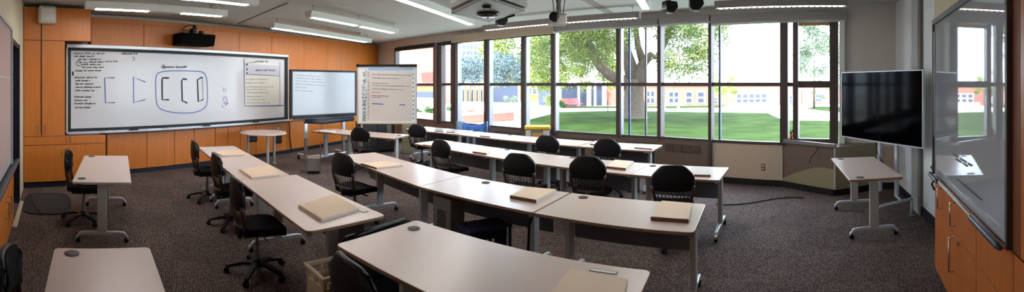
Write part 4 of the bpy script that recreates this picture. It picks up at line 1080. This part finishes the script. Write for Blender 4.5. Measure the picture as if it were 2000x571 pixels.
# dark equipment cabinet and grey filing cabinet behind the front desks
p, q = PD(702, 250, 11.0), PD(772, 250, 11.3); p.z = q.z = 0; u = (q - p).normalized(); n = V2(u.y, -u.x)
t = thing('equipment_cabinet', 'low black equipment cabinet behind the flip board, with a silver-fronted computer in it', 'cabinet', up((p + q) / 2, 0))
MB().obox(up(p, .0), q - p, -n * .45, Z * .82).build('body', M['black'], t, bevel=.01, world=True)
for k in range(2):
    MB().obox(up(p, .06) + (q - p) * (.02 + .49 * k) + n * .002, (q - p) * .47, n * .015, Z * .72).build('door', M['dark_grey'], t, bevel=.004, world=True)
MB().obox(up(p, .28) + (q - p) * .74 + n * .02, (q - p) * .14, n * .03, Z * .46).build('computer_front', M['steel'], t, bevel=.01, world=True)
mb = MB().tube([up(p, .83) + (q - p) * .42, up(p, .85) + (q - p) * .46, up(p, .83) + (q - p) * .52], .014, 6)
tag(recentre(mb.build('pen', M['yellow'])), 'yellow pen lying on the low black equipment cabinet', 'pen')
p, q = PD(785, 250, 10.9), PD(808, 250, 10.9); p.z = q.z = 0; u = (q - p).normalized(); n = V2(u.y, -u.x)
t = thing('filing_cabinet', 'grey-green steel cabinet side standing left of the far left window-row desk', 'cabinet', up(p, 0))
MB().obox(up(p, 0), q - p, -n * .5, Z * .86).build('body', M['olive'], t, bevel=.01, world=True)
for k in range(3): MB().obox(up(p, .04 + .275 * k) + u * .012, q - p - u * .024, n * .012, Z * .26).build('drawer', M['olive'], t, bevel=.004, world=True)
# trolley box between the display legs
c = PD(612, 330, 8.45); c.z = 0; u = V2(c.y, -c.x).normalized(); n = -c.normalized()
t = thing('equipment_trolley', 'small grey box trolley with chrome posts under the left front desk', 'trolley', c, 0)
MB().obox(up(c, .05) - u * .13, u * .26, -n * .32, Z * .25).build('box', M['grey_pl'], t, bevel=.008, world=True)
MB().obox(up(c, .0) - u * .13, u * .26, -n * .3, Z * .05).build('plinth', M['black'], t, world=True)
for s in (-.13, .145): MB().tube([up(c, .0) + u * s + n * .01, up(c, .66) + u * s + n * .01], .012, 8).build('post', M['chrome'], t, world=True)
MB().obox(up(c, .30) - u * .14, u * .28, -n * .3, Z * .02).build('shelf', M['steel'], t, world=True)
# black hanging cable by the base cupboards
w = [up(onA(565, .02), .86), up(onA(566, .04), .70), up(onA(565.5, .03), .45), up(onA(568, .04), .2), up(onA(569.5, .05), .06)]
tag(recentre(MB().tube(w, .014, 6).build('wall_cable', M['black'], smooth=True)), 'black cable hanging down the orange cupboards between the round table and the lit display', 'cable')
# blue draped bin
c = PD(927, 260, 10.35); c.z = 0; u = V2(c.y, -c.x).normalized(); n = -c.normalized()
t = thing('waste_bin', 'pale blue bin with a draped blue liner between the window-row desks and the window', 'bin', c)
MB().obox(up(c, .02) - u * .28 - n * .2, u * .56, n * .36, Z * .62).build('body', M['pale_blue'], t, bevel=.03, world=True)
def lin(uu, v):
    a = (uu - .5) * 2; sag = .16 * (1 - a * a)
    z = .90 - sag * (1 - v * .6) - v * .26; y = .19 + .05 * math.sin(uu * 19) * v + .02
    return up(c, z) + u * a * .31 + n * y, (n + Z * .2).normalized()
MB().grid(lin, 24, 8, .012).build('liner', M['blue_bag'], t, smooth=True, world=True)
def lin2(uu, v):
    a = (uu - .5) * 2; z = .90 - .10 * (1 - a * a) - v * .26
    return up(c, z) + u * a * .31 - n * .2, n
MB().grid(lin2, 16, 4, .012).build('liner_back', M['blue_bag'], t, smooth=True, world=True)
for s in (-.31, .31): MB().tube([up(c, .0) + u * s, up(c, .91) + u * s], .018, 8).build('post', M['pale_blue'], t, world=True)
MB().obox(up(c, .58) - u * .46 - n * .1, u * .14, n * .04, Z * .34).build('side_panel', M['pale_blue'], t, bevel=.02, world=True)
# yellow-topped bin
c = PD(1050, 255, 9.15); c.z = 0; u = V2(c.y, -c.x).normalized(); n = -c.normalized()
t = thing('recycling_bin', 'white and grey bin with a yellow lid under the window, behind the window-row desks', 'bin', c)
MB().obox(up(c, 0) - u * .27 - n * .18, u * .54, n * .36, Z * .86).build('body', M['grey_pl'], t, bevel=.015, world=True)
MB().obox(up(c, .855) - u * .29 - n * .20, u * .58, n * .40, Z * .07).build('lid', M['yellow'], t, bevel=.02, world=True)
MB().obox(up(c, .52) - u * .13 + n * .18, u * .24, n * .01, Z * .27).build('front_panel', M['tan'], t, world=True)
MB().obox(up(c, .02) + u * .12 + n * .18, u * .14, n * .012, Z * .82).obox(up(c, .02) - u * .26 + n * .18, u * .11, n * .012, Z * .82).build('side_panel', M['white_pl'], t, world=True)
# grey power box under the long row
c = P(866, 480, .0); c = V2(-.842, 4.302); u = V2(.83, -.556).normalized(); n = V2(-u.y, u.x)
t = thing('power_box', 'grey box with a dotted vent standing under the middle desk of the central row', 'box', up(c, 0))
MB().obox(up(c, .02), u * .26, n * .22, Z * .64).build('body', M['grey_pl'], t, bevel=.008, world=True)
mb = MB()
for i in range(6):
    for j in range(8): mb.obox(up(c, .36 + .022 * j) + u * (.07 + .02 * i) - n * .003, u * .012, n * .004, Z * .012)
mb.build('vent_dots', M['black'], t, world=True)
MB().obox(up(c, 0) + u * .02, u * .22, n * .18, Z * .02).build('plinth', M['black'], t, world=True)
# cables and power brick under the long row
w = [V2(.10, 3.86), V2(.08, 3.85)]
tag(recentre(MB().tube([up(V2(.20, 3.80), .66), up(V2(.16, 3.79), .55), up(V2(.15, 3.80), .3), up(V2(.17, 3.82), .02)], .014, 6).build('desk_cable', M['black'], smooth=True)), 'black cable dropping under the seam between the middle and right desks of the central row', 'cable')
# beige crate
c = V2(-1.30, 2.73); u = V2(.816, -.578).normalized(); n = V2(-u.y, u.x)
t = thing('plastic_crate', 'beige open plastic crate with slots at the near end of the left row', 'crate', up(c, 0), math.atan2(u.y, u.x))
w_, d_, h_, k_ = .28, .26, .50, .018
MB().box((0, 0, .02), (w_, d_, .02)).build('floor_panel', M['crate'], t)
for sx in (-1, 1):
    mb = MB()
    for z0, z1 in ((.02, .12), (.16, .26), (.30, .42)): mb.box((sx * (w_ / 2 - k_ / 2), 0, (z0 + z1) / 2), (k_, d_, z1 - z0))
    for y in (-1, 0, 1): mb.box((sx * (w_ / 2 - k_ / 2), y * (d_ / 2 - .015), .25), (k_, .03, .48))
    mb.build('side_panel', M['crate'], t, bevel=.003)
    mb = MB()
    for z0, z1 in ((.02, .12), (.16, .26), (.30, .42)): mb.box((0, sx * (d_ / 2 - k_ / 2), (z0 + z1) / 2), (w_ - .04, k_, z1 - z0))
    for x in (-1, 0, 1): mb.box((x * (w_ / 2 - .035), sx * (d_ / 2 - k_ / 2), .25), (.03, k_ * .9, .46))
    mb.build('end_panel', M['crate'], t, bevel=.003)
mb = MB()
for sx in (-1, 1): mb.box((sx * w_ / 2, 0, h_ - .01), (.03, d_ + .03, .03)).box((0, sx * d_ / 2, h_ - .01), (w_, .03, .03))
mb.build('rim', M['crate'], t, bevel=.006)
MB().box((-.03, 0, .2), (.16, .16, .34)).build('contents', M['tan'], t, bevel=.02)
# dark bag by the nearest desk
c = V2(-1.13, 3.33); u = V2(.45, .89).normalized(); n = V2(-u.y, u.x)
t = thing('shoulder_bag', 'dark shoulder bag with a metal clip beside the left edge of the nearest desk', 'bag', up(c, 0))
def bag(uu, v):
    a = (uu - .5) * 2; b = v
    return up(c, .02 + .60 * b) + u * a * (.38 - .03 * b) , n
mb = MB()
def bag3(uu, v):
    q = 2 * math.pi * uu; ww = .40 - .03 * v; dd = .07 * (1 - .5 * v)
    return up(c, .01 + .63 * v) + u * (ww * math.copysign(abs(math.cos(q)) ** .5, math.cos(q))) + n * (dd * math.copysign(abs(math.sin(q)) ** .5, math.sin(q))), Vector((0, 0, 0))
mb.prism([bag3(k / 24, 0)[0] for k in range(24)], Z * .2).prism([bag3(k / 24, .33)[0] for k in range(24)], Z * .38)
mb.build('body', M['black_fab'], t, bevel=.015, world=True)
MB().tube([up(c, .60) - u * .34, up(c, .61) - u * .2, up(c, .615), up(c, .61) + u * .2, up(c, .60) + u * .34], .022, 8).build('handle', M['black'], t, smooth=True, world=True)
MB().obox(up(c, .615) - u * .36, u * .10, n * .02, Z * .02).build('clip', M['chrome'], t, bevel=.004, world=True)

# ---------------- television on its stand
a, b = V2(4.70, 4.53), V2(4.456, 2.84); u = (b - a).normalized(); n = V2(u.y, -u.x); L = (b - a).length
zb, zt = 1.015, 2.045
t = thing('television', 'large black television with a thin silver frame on a floor stand in the right corner', 'television', up((a + b) / 2 - n * .2, 0))
MB().obox(up(a, zb), b - a, -n * .045, Z * (zt - zb)).build('frame', M['leg_white'], t, bevel=.006, world=True)
MB().obox(up(a, zb) + u * .018 + Z * .02, u * (L - .036), n * .004, Z * (zt - zb - .036)).build('screen', M['screen_off'], t, world=True)
MB().obox(up(a, 1.25) + u * .5 - n * .045, u * .7, -n * .06, Z * .5).build('rear_housing', M['dark_grey'], t, bevel=.02, world=True)
for x, f in ((1716, 0), (1749, 1)):
    p = onl(x, a - n * .20, u) if f == 0 else onl(x, a - n * .22, u)
    lg = MB().obox(up(p, .24) - u * .03, u * .06, -n * .05, Z * 1.25).build('column', M['leg_white'], t, bevel=.008, world=True)
fa, fb = V2(4.19, 3.39), V2(4.76, 3.22); d = (fb - fa).normalized(); e = V2(-d.y, d.x)
MB().tube([up(fa, .22), up(fa + d * .1, .235), up(fb, .24)], .024, 10).tube([up(fa, .22), up(fa, .012)], .022, 10).tube([up(fb, .24), up(fb, .012)], .022, 10).build('stand_foot', M['leg_white'], t, smooth=True, world=True)
for p in (fa, fb): MB().tube([up(p, 0), up(p, .015)], .04, 14).build('foot_pad', M['grey_pl'], t, world=True)
p = onl(1749, a - n * .22, u)
MB().tube([up(p, .24), up((fa + fb) / 2 + d * .12, .235)], .02, 8).build('stand_arm', M['leg_white'], t, world=True)
w = [up(onl(1712, a - n * .15, u), 1.05), up(onl(1711, a - n * .2, u), .9), up(onl(1718, a - n * .2, u), .75), up(onl(1727, a - n * .18, u), .66)]
MB().tube(w, .007, 6).build('cable', M['black'], t, smooth=True, world=True)
# ================================================================== OUTSIDE
GN = V2(.35, .937).normalized()
def gz(x, y): return .11 - .021 * (x * GN.x + y * GN.y)
def G(x, y):
    a = az(x); s = (YH - y) / F; d = V2(math.sin(a), math.cos(a)); t = (.11 - CH) / (s + .021 * d.dot(GN))
    p = d * t; return Vector((p.x, p.y, gz(p.x, p.y)))
def slab(name, pts, m, h=.03):
    return struct(MB().prism([p - Z * .3 for p in pts], Z * (.3 + h)).build(name, m))
big = [V2(-70, 10.0), V2(-9.5, 14.2), K1 - NB1 * .24 - UB1 * .4, K2 - NB1 * .3, K3 - NB2 * .3 + UB2 * .3, V2(16, -8), V2(80, -20), V2(120, 110), V2(-70, 110)]
struct(MB().prism([Vector((p.x, p.y, gz(p.x, p.y) - .4)) for p in big], Z * .4).build('ground', M['paving']))
slab('lawn', [G(x, y) for x, y in ((1012, 300), (1036, 234), (1090, 220), (1215, 217), (1390, 219.5), (1500, 222), (1512, 228), (1532, 236), (1700, 237), (1800, 300), (1400, 330), (1200, 305))], M['lawn'])
slab('lawn_strip', [G(x, y) for x, y in ((1100, 211.5), (1400, 210.5), (1420, 206.5), (1100, 207.5))], M['lawn'])
slab('lawn_far', [G(x, y) for x, y in ((1575, 213), (1660, 222), (1660, 209), (1590, 209))], M['lawn'])
slab('path_edge', [G(x, y) for x, y in ((1090, 217.5), (1215, 215), (1500, 219.5), (1500, 221.5), (1215, 217), (1090, 219.5))], M['kerb'], .05)
slab('path_band', [G(x, y) for x, y in ((780, 199.5), (1020, 197.5), (1020, 200), (780, 202))], M['kerb'], .05)
def face_frame(a, b):
    u = (b - a); u.z = 0; L = u.length; u = u.normalized(); n = V2(u.y, -u.x)
    if n.dot(-a) < 0: n = -n
    return u, n, L
def building(name, label, x0, d0, x1, d1, ytop, m, depth=6, roofm='roof', wins=(), base=None, extra=None):
    a, b = PD(x0, YH, d0), PD(x1, YH, d1); u, n, L = face_frame(up(a, 0), up(b, 0)); a0, b0 = up(a, 0), up(b, 0)
    zb = min(gz(a.x, a.y), gz(b.x, b.y)) - .3; zt = CH + (YH - ytop) / F * min(d0, d1)
    t = thing(name, label, 'building', up((a0 + b0) / 2, zb))
    MB().obox(up(a0, zb), u * L, -n * depth, Z * (zt - zb)).build('wall', m, t, world=True)
    MB().obox(up(a0, zt) - u * .2 + n * .25, u * (L + .4), -n * (depth + .5), Z * .22).build('roof', M[roofm], t, world=True)
    for w in wins:
        wx0, wx1, wy0, wy1, cols, rows = w
        p, q = onl(wx0, a0 + n * .02, u), onl(wx1, a0 + n * .02, u); z0, z1 = zat(p, wy1), zat(p, wy0)
        f = MB().obox(up(p, z0), q - p, n * .12, Z * (z1 - z0)).build('window', M['render_white'], t, world=True)
        g = MB()
        for i in range(cols):
            for j in range(rows):
                g.obox(up(p, z0) + (q - p) * ((i + .14) / cols) + Z * (z1 - z0) * ((j + .12) / rows) + n * .12, (q - p) * (.72 / cols), n * .03, Z * (z1 - z0) * (.74 / rows))
        g.build('pane', M['far_glass'], f, world=True)
    return t, a0, u, n, zb, zt
t, a0, u, n, zb, zt = building('brick_building', 'long low pink brick building with white framed windows across the lawn', 1184, 57, 1680, 61, 166, M['brick'], 8,
    wins=[(1262, 1279, 177, 203, 2, 2), (1306, 1326, 179, 202, 2, 2), (1338, 1353, 179, 202, 1, 2), (1361, 1377, 179, 202, 1, 2), (1392, 1402, 190, 202, 1, 2), (1437, 1498, 183, 202, 5, 2), (1541, 1548, 187, 202, 1, 2), (1590, 1606, 183, 200, 1, 2)])
mb = MB(); p, q = onl(1425, a0 + n * 1.0, u), onl(1500, a0 + n * 1.0, u)
mb.obox(up(p, gz(p.x, p.y)), q - p, n * .5, Z * .45); mb.build('front_planter', M['conc'], t, world=True)
t, a0, u, n, zb, zt = building('slate_pavilion', 'low dark slate walled pavilion with thin white posts, left of the pink brick building', 1085, 52, 1182, 56, 168, M['slate_wall'], 5, 'render_white')
for x in (1092, 1128, 1146, 1150, 1160, 1176):
    p = onl(x, a0 + n * .5, u); MB().obox(up(p, gz(p.x, p.y)), u * .22, n * .22, Z * (zt - gz(p.x, p.y))).build('post', M['render_white'], t, world=True)
t, a0, u, n, zb, zt = building('ochre_building', 'building with a row of ochre columns and dark windows behind the left plaza', 892, 75, 956, 75, 152, M['render_white'], 6, 'render_white')
for x in range(899, 962, 9):
    p = onl(x, a0 + n * .3, u); MB().obox(up(p, zb), u * .28, n * .3, Z * (CH - .1 - zb)).build('column', M['ochre'], t, world=True)
    p = onl(x + 4.5, a0 + n * .02, u); MB().obox(up(p, zb), u * .25, n * .06, Z * (CH - 1.0 - zb)).build('window', M['far_glass'], t, world=True)
building('slate_building', 'dark blue-grey block behind the pale bush at the end of the plaza', 957, 70, 1012, 70, 160, M['slate_wall'], 5, 'render_white')
building('pavilion_building', 'ochre-posted low building with a slate wall at the end of the plaza', 1014, 84, 1085, 84, 160, M['ochre'], 5, 'render_white', wins=[(1020, 1078, 170, 185, 6, 1)])
building('office_building', 'tall pale building with rows of windows rising behind the trees at the left', 880, 112, 945, 115, 50, M['render_white'], 10, 'render_white', wins=[(894, 940, 64, 82, 6, 2), (894, 940, 86, 108, 6, 2)])
t, a0, u, n, zb, zt = building('red_brick_building', 'red brick building with a dark red stair tower outside the far left window', 760, 62, 848, 58, 92, M['brick'], 6, 'render_white')
p, q = onl(829, a0 + n * .3, u), onl(850, a0 + n * .3, u)
MB().prism([up(p, CH + .1), up(q, CH + .1), up(q, CH + 1.75), up(p, CH + 1.6) - u * .35], n * .5).build('stair_tower', M['brick_dark'], t, world=True)
p, q = onl(790, a0 + n * .2, u), onl(852, a0 + n * .2, u)
MB().obox(up(p, CH - .02), q - p, n * .6, Z * .22).build('ledge', M['render_white'], t, world=True)
MB().obox(up(p, CH - 1.05), q - p, n * .3, Z * .75).build('ochre_band', M['ochre'], t, world=True)
MB().obox(up(p, CH - 1.9), q - p, n * .5, Z * .85).build('slate_band', M['slate_wall'], t, world=True)
MB().obox(up(p, zb), q - p, n * .9, Z * (CH - 1.9 - zb)).build('plinth', M['render_white'], t, world=True)
t, a0, u, n, zb, zt = building('pink_building', 'pale pink brick wall end between the narrow window posts at the left', 852, 66, 890, 68, 150, M['brick'], 5, 'render_white')

# planters, benches, little things on the plaza
def planter(label, x0, y0, x1, y1, depth, h, m):
    a, b = G(x0, y0), G(x1, y1); u = (b - a); u.z = 0; n = V2(u.y, -u.x).normalized()
    if n.dot(-a) < 0: n = -n
    t = thing('planter', label, 'planter', a)
    MB().obox(a - Z * .3, up(b, a.z) - a, -n * depth, Z * (h + .3)).build('wall', M[m], t, world=True)
    MB().obox(a + Z * h + n * .04, up(b, a.z) - a, -n * .35, Z * .07).build('coping', M['conc'], t, world=True)
    return t
planter('low pale brick planter wall on the plaza outside the left windows', 884, 243, 1004, 236, 2.2, .42, 'brick')
planter('low planter wall with hedge outside the far left window', 770, 240, 868, 236, 3.0, .30, 'conc')
a = G(1200, 203.5)
t = thing('bench', 'pale concrete bench on the grass strip beyond the path, right of the oak trunk', 'bench', G(1310, 211))
c = G(1310, 211); MB().box(c + Z * .42, (2.6, .6, .14)).build('seat', M['conc'], t, world=True)
for s in (-1, 1): MB().box(c + V2(s * .9, 0) + Z * .18, (.3, .5, .4)).build('leg', M['conc'], t, world=True)
for i, (x, y) in enumerate(((1103, 209.5), (1118, 211), (1130, 209.5))):
    c = G(x, y)
    t = thing('garden_chair', ('left', 'middle', 'right')[i] + ' one of three red garden chairs on the plaza beyond the lawn', 'chair', c, .3 * i, 'red garden chairs')
    MB().box((0, 0, .42), (.9, .8, .06)).build('seat', M['red_seat'], t)
    MB().prism([(-.45, .38, .42), (.45, .38, .42), (.45, .55, 1.05), (-.45, .55, 1.05)], (0, .05, 0)).build('backrest', M['red_seat'], t)
    for sx in (-.4, .4):
        for sy in (-.35, .35): MB().box((sx, sy, .21), (.06, .06, .42)).build('leg', M['red_seat'], t)
for i, (x, y0, h) in enumerate(((1142, 216, 1.1), (1187, 219, 1.0), (1566, 214, 1.9))):
    c = G(x, y0)
    t = thing('bollard', ('thin dark post at the lawn edge under the slate pavilion, left one', 'thin dark post at the lawn edge under the slate pavilion, right one', 'thin rust-coloured post on the plaza seen through the rightmost window')[i], 'post', c)
    MB().lathe([(.06, 0), (.05, .05), (.04, .06), (.04, h), (.05, h + .02), (.03, h + .06)], (0, 0, 0), 10).build('shaft', M['dark_grey'] if i < 2 else M['brick_dark'], t)

# ---------------- trees
def leaves(mb, c, r, n, size, rr, squash=.75):
    for _ in range(n):
        while True:
            v = Vector((rr.uniform(-1, 1), rr.uniform(-1, 1), rr.uniform(-1, 1)))
            if v.length < 1: break
        v = v * (.55 + .45 * rr.random()); p = c + Vector((v.x * r, v.y * r, v.z * r * squash))
        a = Vector((rr.gauss(0, 1), rr.gauss(0, 1), rr.gauss(0, .6))).normalized()
        b = a.cross(Vector((rr.gauss(0, 1), rr.gauss(0, 1), rr.gauss(0, 1)))).normalized(); s = size * rr.uniform(.6, 1.3)
        mb.add([p - a * s, p + b * s * .45, p + a * s, p - b * s * .45], [(0, 1, 2, 3)])
def tree(name, label, base, trunk, clumps, n, size, m, seed, group=None, bark=True):
    rr = random.Random(seed)
    t = thing(name, label, 'tree' if bark else 'bush', base, 0, group)
    if trunk:
        tb = MB()
        for pts, rs in trunk: tb.tube(pts, rs, 12)
        tb.build('trunk', M['bark'], t, smooth=True, world=True)
    mb = MB()
    for c, r in clumps: leaves(mb, c, r, int(n * rr.uniform(.7, 1.2)), size, rr)
    mb.build('foliage', M[m], t, world=True)
    return t
bo = G(1238, 232); D0 = math.hypot(bo.x, bo.y)
def br(x, y, k=0): return PD(x, y, D0 + k)
tr = [([bo - Z * .4, bo + Z * .1, bo + Z * .6, br(1238, 185), br(1238, 168), br(1237, 155)], [1.35, 1.0, .80, .68, .70, .62]),
      ([br(1232, 168), br(1212, 156), br(1190, 146), br(1172, 130), br(1160, 108), br(1152, 88), br(1120, 70, -2), br(1085, 62, -3), br(1040, 60, -4)], [.55, .42, .36, .32, .28, .25, .2, .15, .08]),
      ([br(1243, 165), br(1250, 140), br(1258, 120), br(1272, 108), br(1285, 112), br(1300, 80), br(1320, 20)], [.58, .42, .34, .28, .24, .2, .12]),
      ([br(1240, 160), br(1222, 100), br(1214, 40), br(1210, -60)], [.55, .4, .3, .2]), ([br(1256, 122), br(1246, 90), br(1240, 40)], [.3, .22, .15])]
rr = random.Random(11); cl_ = []
for _ in range(520):
    x = rr.uniform(1030, 1412); top = rr.uniform(-120, 140)
    lim = 128 if x < 1190 else (95 if x < 1290 else 150)
    if 1225 < x < 1290 and top > 60 and rr.random() < .8: continue
    if top > lim: continue
    if x > 1385 and (top > 130 or rr.random() < .4): continue
    cl_.append((br(x, top, rr.uniform(-8, 7)), rr.uniform(.7, 1.35)))
tree('oak_tree', 'big spreading oak tree with a thick grey trunk on the lawn', bo, tr, cl_, 440, .072, 'fol_green', 3)
def simple(label, x, y, h, cl, n, size, m, seed, name='lime_tree', trunk_r=.14):
    b = G(x, y); top = b + Z * h
    return tree(name, label, b, [([b - Z * .2, b + Z * h * .5, top], [trunk_r, trunk_r * .8, trunk_r * .3])], cl, n, size, m, seed)
def cloud(x0, x1, y0, y1, d, k, r, seed, dd=2.0):
    rr = random.Random(seed); return [(PD(rr.uniform(x0, x1), rr.uniform(y0, y1), d + rr.uniform(-dd, dd)), r * rr.uniform(.7, 1.25)) for _ in range(k)]
simple('yellow-green tree behind the left windows, beyond the grey bush', 990, 200, 6, cloud(955, 1040, 40, 158, 38, 56, 1.25, 5), 260, .13, 'fol_lime', 6)
simple('yellow-green tree seen under the oak branches, left of its trunk', 1085, 204, 6, cloud(1035, 1215, 60, 170, 42, 90, 1.3, 8), 260, .13, 'fol_lime', 9)
simple('pale leafy tree above the ochre columns at the left', 930, 198, 6, cloud(925, 965, 45, 120, 40, 18, 1.2, 15), 120, .22, 'fol_lime', 16)
simple('grey-blue bushy tree before the ochre columns', 920, 199, 3, cloud(893, 952, 108, 158, 26, 26, .75, 18), 260, .08, 'fol_grey', 19, 'olive_tree', .08)
simple('grey-blue bushy tree before the dark slate block', 985, 199, 3, cloud(960, 1020, 112, 160, 27, 26, .75, 21), 260, .08, 'fol_grey', 22, 'olive_tree', .08)
simple('pale tree seen through the rightmost window', 1590, 212, 6, cloud(1560, 1660, 30, 150, 32, 44, 1.1, 25), 260, .10, 'fol_pale', 26, 'pale_tree')
simple('thin yellowish young tree in front of the brick building, left of the window row', 1402, 206, 3.4, cloud(1388, 1436, 140, 185, 48, 16, .8, 28), 80, .16, 'fol_lime', 29, 'young_tree', .07)
simple('faint pale tree before the brick building, seen low in the rightmost window', 1560, 207, 3, cloud(1570, 1650, 150, 190, 46, 14, .7, 38), 70, .15, 'fol_pale', 39, 'young_tree', .07)
def bush(label, x0, x1, y, h, d, k, n, size, m, seed, name='hedge'):
    rr = random.Random(seed); cl = []
    for _ in range(k):
        x = rr.uniform(x0, x1); c = G(x, y); c = c * (d / math.hypot(c.x, c.y)) if d else c
        c = Vector((c.x, c.y, gz(c.x, c.y) + rr.uniform(.1, h))); cl.append((c, h * .55))
    tree(name, label, G((x0 + x1) / 2, y), None, cl, n, size, m, seed, bark=False)
bush('low green hedge in the planter outside the far left window', 772, 852, 229, .55, 0, 30, 90, .09, 'fol_low', 51)
bush('dry pinkish plant in the planter outside the left windows', 897, 925, 224, .45, 0, 8, 60, .09, 'dry', 52, 'flower_bush')
bush('small dark plant in the planter beside the narrow left window', 871, 880, 222, .5, 0, 4, 60, .08, 'fol_low', 53, 'flower_bush')
bush('round green shrub left of the red garden chairs', 1080, 1100, 211, .9, 0, 8, 80, .12, 'fol_low', 54, 'shrub')
bush('pale shrub before the dark slate block on the plaza', 985, 1012, 203, 1.0, 0, 9, 80, .12, 'fol_pale', 55, 'shrub')
bush('yellowish shrub left of the round green shrub', 1064, 1080, 210, 1.2, 0, 7, 70, .12, 'fol_lime', 56, 'shrub')

# ================================================================== LIGHT
w = bpy.data.worlds.new('sky'); SC.world = w; w.use_nodes = True
bg = w.node_tree.nodes['Background']
bg.inputs[0].default_value = (.70, .85, 1.0, 1); bg.inputs[1].default_value = 5.6
sl = bpy.data.lights.new('sun', 'SUN'); sl.energy = 5.0; sl.angle = .009; sl.color = (1, .95, .86)
so = bpy.data.objects.new('sun', sl); COL.objects.link(so)
so.rotation_euler = Vector((.42, .48, -.77)).to_track_quat('-Z', 'Y').to_euler()

# ================================================================== CAMERA
cam = bpy.data.cameras.new('camera'); co = bpy.data.objects.new('camera', cam); COL.objects.link(co)
co.location = (0, 0, CH); co.rotation_euler = (math.radians(90), 0, 0)
cam.type = 'PANO'; cam.panorama_type = 'CENTRAL_CYLINDRICAL'
cam.central_cylindrical_range_u_min = -1000 / F; cam.central_cylindrical_range_u_max = 1000 / F
cam.central_cylindrical_range_v_min = -(571 - YH) / F; cam.central_cylindrical_range_v_max = YH / F
cam.central_cylindrical_radius = 1.0; cam.clip_start = .02; cam.clip_end = 500
SC.camera = co
SC.view_settings.view_transform = 'Standard'; SC.view_settings.look = 'None'
SC.view_settings.gamma = 1; SC.view_settings.use_curve_mapping = False; SC.view_settings.exposure = 1.12
SC.cycles.use_denoising = True; SC.cycles.max_bounces = 10; SC.cycles.diffuse_bounces = 5; SC.cycles.transparent_max_bounces = 12
SC.cycles.sample_clamp_indirect = 6
